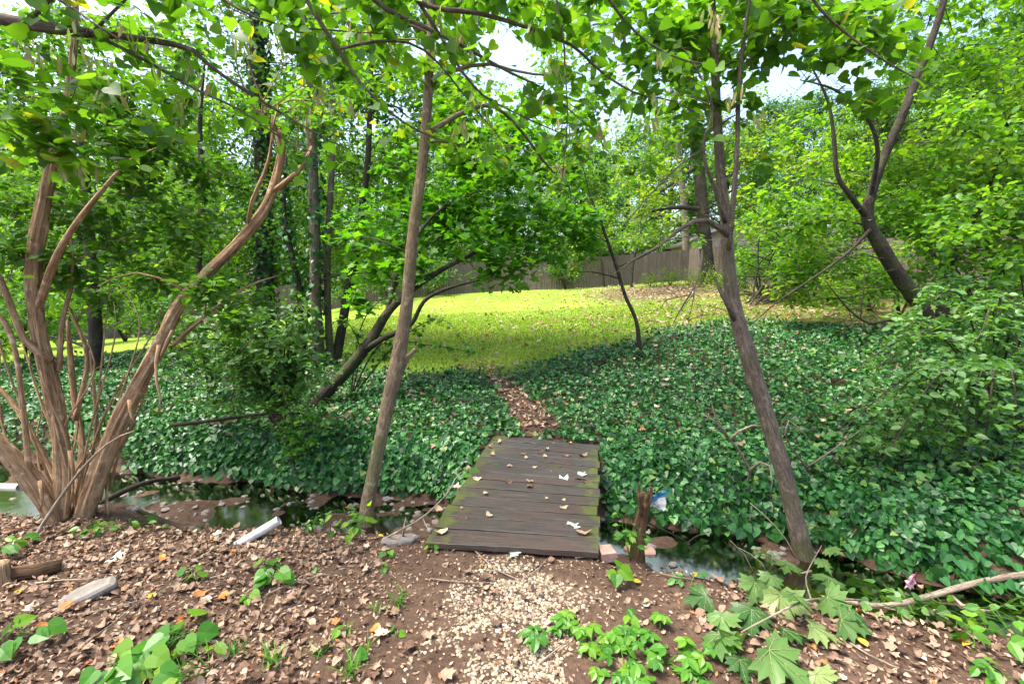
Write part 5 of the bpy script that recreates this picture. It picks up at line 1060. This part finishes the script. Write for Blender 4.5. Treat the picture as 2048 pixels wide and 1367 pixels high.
stick('water_twig', 'forked pale twig standing in the creek before the ivy', [on(1510, 1150), at(1490, 1110, 3.2), at(1475, 1085, 3.25), at(1460, 1080, 3.25)], .004, .002, M['drift'], forks=[[at(1478, 1095, 3.22), at(1520, 1120, 3.1), at(1535, 1150, 3.0)]])
stick('fallen_twig', 'dark wet root lying along the creek edge behind the peeling-bark tree', [at(195, 1010, 3.9), at(240, 985, 4.1), at(300, 962, 4.4), at(360, 955, 4.6)], .03, .02, M['bark_dark'], 'root', seg=8)
stick('fallen_branch', 'dark horizontal dead branch across the ivy left of the slender trunk', [at(340, 850, 4.6), at(430, 840, 4.7), at(520, 828, 4.9), at(600, 826, 5.1)], .022, .012, M['bark_dark'], 'branch')

# --- plants with separate leaves
def leaf_mesh(kind, var, name='leaf', mat=None, smooth=False):
    V, F = LEAF[kind]; mb = MB(); mb.add(V, F, var); m = mb.mesh(name, smooth=smooth)
    if mat: m.materials.append(mat)
    return m
LM = {}
def lmesh(kind, matk, q):
    key = (kind, matk, q)
    if key not in LM: LM[key] = leaf_mesh(kind, [.15, .4, .65, .95][q], 'leaf', M[matk])
    return LM[key]
def place(o, p, d, n, s):
    d = Vector(d).normalized(); n = Vector(n); x = d.cross(n).normalized(); z = x.cross(d)
    R = Matrix((x, d, z)).transposed().to_4x4(); o.matrix_local = Matrix.Translation(Vector(p)) @ R @ Matrix.Scale(s, 4)
def seedling(name, label, base, leaves, matk, kind, size, h, spread, group=None, cat='seedling', stems=3, nup=1.0, ly=None):
    base = np.asarray(base, float); root = thing(name, label, cat, base, group); mb = MB(); tips = []
    for s_ in range(stems):
        a = rng.uniform(0, 6.28); t = base + np.array([cos(a) * spread * .5, sin(a) * spread * .5, h * rng.uniform(.7, 1.1)]); tube(mb, [base - (0, 0, .01), (base + t) / 2 + rng.normal(0, .01, 3), t], [.003, .0025, .0015], 5, 6); tips.append(t)
    for e in range(leaves):
        t = tips[e % stems]; a = rng.uniform(0, 6.28); f = rng.uniform(.45, 1.0); a0 = base + (t - base) * f
        p = a0 + np.array([cos(a), sin(a), .1]) * spread * rng.uniform(.15, .5) + (0, 0, rng.uniform(-.01, .02))
        tube(mb, [a0, (a0 + p) / 2 + (0, 0, .006), p], [.0014, .0012, .001], 4, 4)
        o = obj('leaf', lmesh(kind, matk, int(rng.integers(0, 4))), None, root)
        place(o, p - base, (cos(a) + rng.normal(0, .3), sin(a) + rng.normal(0, .3), -.35 + rng.normal(0, .15)), (rng.normal(0, .3), -.45 + rng.normal(0, .25), nup), size * rng.uniform(.7, 1.2))
    part('stem', mb, M['creeper'], root); return root
seedling('redbud_seedling', 'low redbud seedling with a cluster of bright heart-shaped leaves on the litter', on(560, 1150), 13, 'creeper', 'heart', .085, .1, .17, stems=4)
seedling('redbud_seedling', 'small redbud seedling with a few heart-shaped leaves left of the larger one', on(392, 1160), 5, 'creeper', 'heart', .055, .05, .09, stems=2)
seedling('redbud_seedling', 'tiny two-lobed seedling in brown litter below the larger redbud seedling', on(488, 1210), 3, 'creeper', 'heart', .05, .05, .05, stems=1)
seedling('redbud_seedling', 'tiny pale seedling right of the larger redbud seedling', on(625, 1140), 2, 'honeysuckle', 'heart', .035, .03, .04, stems=1)
for k_, (px, py, n_, lb) in enumerate([(775, 1112, 5, 'small heart-leaved sprout on bare soil left of the bridge front'), (768, 1140, 3, 'tiny green sprout on bare soil before the heart-leaved sprout'), (860, 1100, 2, 'single round leaf sprout touching the front left bridge corner')]):
    seedling('sprout', lb, on(px, py), n_, 'creeper', 'heart', .04, .035, .05, stems=1)
seedling('vine_patch', 'large bright-leaved vine patch with round leaves low on the left bank', on(300, 1330), 22, 'creeper', 'heart', .1, .1, .3, stems=6, cat='vine')
seedling('vine_patch', 'paler vine patch with small leaves right of the large vine patch', on(420, 1340), 18, 'bright', 'ovate', .08, .08, .26, stems=5, cat='vine')
seedling('vine_patch', 'green vine leaves at the left bank edge in front of the log', on(15, 1320), 10, 'creeper', 'heart', .095, .09, .2, stems=3, cat='vine')
seedling('weed', 'bright green weed growing from the creek edge beside the peeling trunk', at(285, 1040, 3.35) * (1, 1, 0) + (0, 0, terr1(*at(285, 1040, 3.35)[:2])), 22, 'creeper', 'ovate', .075, .16, .18, stems=5, cat='weed')
seedling('weed', 'pale green compound-leaved weed in front of the creek pool', at(412, 1030, 3.5) * (1, 1, 0) + (0, 0, terr1(*at(412, 1030, 3.5)[:2])), 12, 'honeysuckle', 'ovate', .07, .2, .14, stems=2, cat='weed')
seedling('weed', 'low green weed clump at the foot of the peeling-bark tree', on(190, 1072), 18, 'creeper', 'ovate', .06, .06, .18, stems=4, cat='weed')
seedling('weed', 'bright green shoots sprouting from the small cut stump', on(25, 1110), 16, 'creeper', 'ovate', .085, .15, .18, stems=4, cat='weed')
seedling('weed', 'small-leaved weed at the creek right of the white pipe', on(622, 1066), 16, 'honeysuckle', 'ovate', .04, .1, .12, stems=4, cat='weed')
seedling('weed', 'leafy weed clump at the base of the slender leaning trunk', on(700, 1068), 26, 'bright', 'ovate', .075, .14, .22, stems=6, cat='weed')
seedling('weed', 'tall leafy weed at the left side of the rotten stump', at(1262, 1085, 2.98) * (1, 1, 0) + (0, 0, terr1(*at(1262, 1085, 2.98)[:2])), 24, 'creeper', 'ovate', .055, .3, .14, stems=4, cat='weed')
seedling('weed', 'low weed clump on litter between the brick fragment and right trunk', on(1380, 1165), 10, 'honeysuckle', 'ovate', .055, .04, .12, stems=3, cat='weed')
seedling('weed', 'small green weed at the water edge below the right trunk', on(1540, 1130), 12, 'honeysuckle', 'ovate', .045, .1, .12, stems=3, cat='weed')
seedling('weed', 'yellow-green weed among brown leaves at the far right bank', on(1945, 1300), 6, 'bright', 'ovate', .08, .07, .09, stems=2, cat='weed')
seedling('weed', 'green weed with oval leaves at the right bank corner', on(1985, 1355), 9, 'creeper', 'ovate', .075, .07, .13, stems=2, cat='weed')
seedling('weed', 'dark leafy weed beyond the pale knotty branch', on(1985, 1215), 18, 'honeysuckle', 'ovate', .07, .12, .24, stems=5, cat='weed')
seedling('vine_patch', 'dark green vine leaves trailing along the pale knotty branch', on(1800, 1225), 20, 'honeysuckle', 'heart', .075, .1, .34, stems=6, cat='vine')
seedling('vine_patch', 'green vine leaves at the creek edge right of the fallen sycamore leaves', on(1900, 1235), 16, 'bright', 'heart', .07, .09, .3, stems=5, cat='vine')
seedling('vine_patch', 'bright trailing vine at the right bank beyond the oval-leaved weed', on(2040, 1290), 16, 'creeper', 'ovate', .08, .1, .28, stems=4, cat='vine')
cur = seedling('wilted_sprig', 'curled wilted green leaf sprig on soil before the stone slab', on(1240, 1175), 5, 'creeper', 'heart', .085, .13, .06, stems=1, cat='sprig', nup=.4)
# five-leaflet creepers, before the gravel on the right
def creeper(base, n, spread, label):
    base = np.asarray(base, float); root = thing('creeper_plant', label, 'creeper', base, 'creeper plants on the near bank'); mb = MB()
    for e in range(n):
        a = rng.uniform(0, 6.28); p = base + np.array([cos(a), sin(a), 0]) * spread * rng.uniform(.1, 1); p[2] = terr1(p[0], p[1]) + rng.uniform(.03, .075); tube(mb, [base, (base + p) / 2 + (0, 0, .02), p], [.002, .002, .0015], 4, 5)
        a0 = rng.uniform(0, 6.28); s0_ = rng.uniform(.045, .068); m = 5 if rng.uniform() < .6 else 3; q = int(rng.integers(0, 4))
        for l in range(m):
            aa = a0 + (l - (m - 1) / 2) * (1.05 if m == 5 else 1.3); o = obj('leaflet', lmesh('ovate', 'creeper', q), None, root)
            place(o, p - base, (cos(aa), sin(aa), -.3 + rng.normal(0, .12)), (rng.normal(0, .15), -.2 + rng.normal(0, .15), 1), s0_ * (1.15 if l == m // 2 else .9) * rng.uniform(.85, 1.15))
    part('stem', mb, M['creeper'], root)
for px, py, n_, sp in [(1080, 1290, 6, .1), (1140, 1275, 5, .09), (1180, 1300, 6, .1), (1235, 1300, 6, .1), (1290, 1295, 6, .1), (1250, 1345, 6, .1), (1330, 1330, 6, .1), (1385, 1310, 5, .1), (1320, 1260, 3, .06), (1250, 1245, 2, .05), (1400, 1360, 5, .1), (1440, 1300, 3, .08), (1310, 1375, 5, .1), (1200, 1360, 3, .08), (1135, 1240, 1, .03)]:
    creeper(on(px, py), n_, sp, 'low bright creeper with fan leaflets on bare soil beside the gravel')
# grass tufts
def tuft(label, base, n, h):
    base = np.asarray(base, float); root = thing('grass_tuft', label, 'grass', base); mb = MB()
    for e in range(n):
        a = rng.uniform(0, 6.28); L = h * rng.uniform(.5, 1.2); b0 = base + np.array([rng.normal(0, .02), rng.normal(0, .02), -.003]); d = np.array([cos(a), sin(a), 0]); lean = rng.uniform(.3, 1.0); wd = np.array([-sin(a), cos(a), 0]) * rng.uniform(.002, .0038)
        P = [b0 + d * L * lean * t ** 1.4 + np.array([0, 0, L * (t - .55 * lean * t * t)]) for t in (0, .35, .7, 1)]; V = []
        for p, w_ in zip(P, (1, 1, .7, .1)): V += [p - wd * w_, p + wd * w_]
        mb.add(V, np.array([(0, 1, 3, 2), (2, 3, 5, 4), (4, 5, 7, 6)]), rng.uniform(.2, .9))
    part('blades', mb, M['creeper'], root)
for px, py, n_, h_, lb in [(800, 1205, 26, .12, 'bright grass tuft on soil left of the gravel'), (760, 1225, 12, .08, 'short grass tuft below the larger tuft beside the gravel'), (545, 1330, 22, .13, 'grass tuft right of the small-leaved vine patch'), (640, 1310, 14, .1, 'thin grass tuft between the vine patch and the gravel'), (700, 1350, 24, .13, 'long-bladed grass tuft low beside the gravel'), (690, 1270, 8, .08, 'tiny grass tuft on bare brown soil'), (730, 1300, 10, .09, 'small wispy grass tuft near the gravel edge'), (470, 1310, 14, .12, 'grass tuft growing among the vine leaves')]: tuft(lb, on(px, py), n_, h_)
for px, py, lb in [(795, 1275, 'single heart-shaped leaf sprout beside the gravel edge'), (680, 1275, 'pale small sprout on bare soil left of the gravel'), (720, 1315, 'dark green sprout low beside the gravel')]:
    seedling('sprout', lb, on(px, py), 2, 'creeper', 'heart', .05, .035, .04, stems=1)

# --- fallen sycamore branch with large lobed leaves
def syc_mesh(var):
    pts = [(0, .02), (.2, -.1), (.3, -.02), (.62, -.04), (.5, .12), (.66, .22), (.44, .3), (.62, .52), (.42, .5), (.34, .56), (.22, .5), (.2, .66), (.28, .78), (.13, .78), (0, 1.08)]
    out = [(x, y) for x, y in pts] + [(-x, y) for x, y in pts[-2:0:-1]]; o = np.array(out); n = len(o); V = []
    for k_, sc in enumerate((0, .45, 1.0)):
        if k_ == 0: V.append((0, .08, 0)); continue
        for x, y in o:
            X_, Y_ = x * sc, .08 + (y - .08) * sc; V.append((X_, Y_, .07 * sin(3.2 * X_ + 1.0) * sc - .16 * max(0, Y_ - .5) ** 1.3 - .22 * X_ * X_ + .02 * sin(9 * Y_ + 7 * X_)))
    F = [(0, 1 + i, 1 + (i + 1) % n) for i in range(n)]; Q = [(1 + i, 1 + n + i, 1 + n + (i + 1) % n, 1 + (i + 1) % n) for i in range(n)]
    mb = MB(); mb.add(V, [np.array(F), np.array(Q)], var); me = mb.mesh('leaf'); me.materials.append(M['sycamore'])
    mv = MB()
    for tx, ty in ((0, .98), (.52, .46), (-.52, .46), (.5, .02), (-.5, .02)):
        P = []
        for t in (0, .35, .7, 1):
            x, y = tx * t, .08 + (ty - .08) * t; P.append((x, y, .07 * sin(3.2 * x + 1.0) * t - .16 * max(0, y - .5) ** 1.3 - .22 * x * x + .02 * sin(9 * y + 7 * x) + .008))
        tube(mv, P, [.009, .007, .005, .002], 4, 6, 0)
        for t in (.35, .6):
            x, y = tx * t, .08 + (ty - .08) * t
            for sg in (-1, 1):
                d = np.array([tx, ty - .08]); d /= np.linalg.norm(d); e = np.array([-d[1], d[0]]) * sg; q = np.array([x, y]) + (d * .14 + e * .1)
                z = lambda x, y, t: .07 * sin(3.2 * x + 1.0) * t - .16 * max(0, y - .5) ** 1.3 - .22 * x * x + .02 * sin(9 * y + 7 * x) + .006
                tube(mv, [(x, y, z(x, y, t)), (q[0], q[1], z(q[0], q[1], t + .15))], [.006, .002], 3, 3, 0)
    vm = mv.mesh('vein'); vm.materials.append(M['sycvein']); return me, vm
M['sycvein'] = leaf_mat('leaf_vein', [(0, (.18, .24, .08)), (1, (.26, .3, .12))], .2)
SY = [syc_mesh(v_) for v_ in (.0, .22, .48, .85)]
root = thing('sycamore_branch', 'fallen sycamore branch with large pale lobed leaves on the near right bank', 'branch', on(1640, 1240))
base = np.array(root.location); mb = MB()
tube(mb, [on(1720, 1215, .05), on(1620, 1225, .08), on(1540, 1265, .09), on(1480, 1290, .07)], [.008, .007, .005, .003], 6, 16, .1); tube(mb, [on(1620, 1225, .08), on(1610, 1180, .12), on(1640, 1130, .16)], [.005, .004, .003], 5, 10); part('stem', mb, M['drift'], root)
#           px    py   size dirpx dirpy tilt q
for px, py, sz, dx, dy, lift, q in [(1450, 1245, .17, -.1, -1, .07, 2), (1480, 1300, .2, .1, -1, .07, 2), (1560, 1215, .19, .5, -.8, .11, 3), (1610, 1275, .18, .6, -.7, .08, 3), (1650, 1185, .17, -.1, -1, .13, 1), (1560, 1270, .13, .2, -1, .05, 0), (1500, 1240, .15, .4, -.9, .06, 0), (1410, 1215, .12, -.6, -.6, .07, 0), (1700, 1190, .15, .7, -.7, .12, 0), (1540, 1185, .12, -.2, -.9, .1, 1), (1740, 1225, .12, .8, -.5, .07, 1), (1655, 1130, .12, .3, -.6, .16, 2), (1690, 1120, .11, .6, .2, .17, 3), (1605, 1110, .12, -.7, .1, .17, 3), (1690, 1240, .13, .3, -.9, .06, 0), (1790, 1230, .1, .8, -.5, .06, 1), (1620, 1355, .13, .5, -.6, .05, 3), (1480, 1345, .13, -.5, -.8, .04, 0), (1430, 1290, .16, -.5, -.8, .09, 1), (1520, 1330, .19, .3, -.9, .08, 2), (1590, 1240, .15, -.3, -.8, .13, 1), (1640, 1225, .16, .5, -.6, .12, 2), (1680, 1270, .12, .8, -.5, .07, 1), (1510, 1205, .13, -.5, -.7, .12, 2), (1575, 1160, .12, -.2, -.8, .14, 1), (1635, 1165, .12, .4, -.7, .16, 2)]:
    p = on(px, py, lift); o = obj('leaf', SY[q][0], None, root); place(o, p - base + rng.normal(0, .012, 3), (dx + rng.normal(0, .35), dy + rng.normal(0, .35), -.35 + rng.normal(0, .3)), (rng.normal(0, .45), -.4 + rng.normal(0, .45), 1), sz * rng.uniform(.85, 1.3))
    v_ = obj('vein', SY[q][1], None, o)

# --- single fallen leaves that stand out
def fallen(label, pts, kind, matk, size, group, surf=None, tilt=.2):
    for q in pts:
        px, py = q[:2]; sz = (q[2] if len(q) > 2 else size) * rng.uniform(.9, 1.2) * (1.45 if surf is not None else 1)
        if surf is None: p = on(px, py, .02)
        else: p = onz(px, py, surf - .012)
        o = obj('fallen_leaf', lmesh(kind, matk, int(rng.integers(0, 4))), None); a = rng.uniform(0, 6.28)
        place(o, p, (cos(a), sin(a), rng.normal(0, .1)), (rng.normal(0, tilt), rng.normal(0, tilt), 1), sz); tag(o, label, 'leaf', group)
BT = BZ + .012
fallen('small pale dry leaf lying on the dark planks of the footbridge', [(872, 1022 - 8, .07), (895, 1062, .07), (1150, 1066, .085), (1118, 1017, .05), (968, 985, .04), (1068, 964, .05), (938, 942, .06), (1088, 910, .05), (1054, 918, .04), (1096, 897, .05), (985, 912, .05), (1042, 908, .04), (1065, 935, .035), (945, 958, .05), (960, 893, .04), (1110, 887, .05), (1142, 885, .04), (983, 1035, .05), (1130, 998, .035), (1000, 886, .05), (1092, 995, .03), (927, 1000 + 20, .04)], 'litter', 'paleleaf', .05, 'leaves on the bridge', BT)
fallen('curled brown leaf lying on the dark planks of the footbridge', [(1060, 970, .05), (1010, 965, .05), (1165, 965, .055), (1125, 910, .06), (910, 978, .07), (1160, 912, .06), (1075, 905, .05), (978, 895, .06), (1020, 930, .05), (935, 1038, .05), (1135, 1050, .03)], 'litter2', 'litter', .05, 'leaves on the bridge', BT)
fallen('silvery lobed leaf lying pale side up on the bridge planks', [(1108, 945, .07), (1138, 962, .085), (1152, 955, .07), (1165, 952, .07), (1148, 1058, .07)], 'maple', 'silverleaf', .06, 'silver leaves', BT)
fallen('green leaf caught at the mossy left edge of the bridge', [(935, 945, .09), (925, 950, .07), (1122, 931, .03), (990, 928, .04)], 'heart', 'bright', .06, 'green leaves on the bridge', BT)
fallen('silvery lobed leaf lying on soil before the bridge', [(1035, 1108, .075), (1062, 1106, .07), (225, 1118, .085), (360, 1065, .07), (435, 1075, .06)], 'maple', 'silverleaf', .07, 'silver leaves on the bank')
fallen('yellow leaf lying on the brown near bank', [(327, 1112, .07), (110, 1125, .06), (1390, 1160, .05), (1735, 1300, .07), (1430, 1158, .05), (1265, 1168, .05), (300, 1205, .06), (40, 1185, .05), (1940, 1290, .05), (755, 1075, .05)], 'ovate', 'yellowleaf', .06, 'yellow leaves')
fallen('orange-brown leaf lying on the brown near bank', [(130, 1215, .09), (388, 1195, .08), (455, 1192, .08), (760, 1258, .07), (680, 1250, .05), (80, 1255, .07), (250, 1285, .07), (1890, 1195, .07), (690, 1020, .05)], 'litter2', 'orangeleaf', .08, 'orange leaves')
pl = []
r2 = np.random.default_rng(5)
for e in range(90):
    x = r2.uniform(-40, 2080); y = r2.uniform(1085, 1365)
    if 820 < x < 1320 and r2.uniform() < .6: continue
    pl.append((x, y, r2.uniform(.05, .075)))
fallen('large pale tan dry leaf in the litter of the near bank', pl, 'litter2', 'litter', .07, 'large dry leaves')
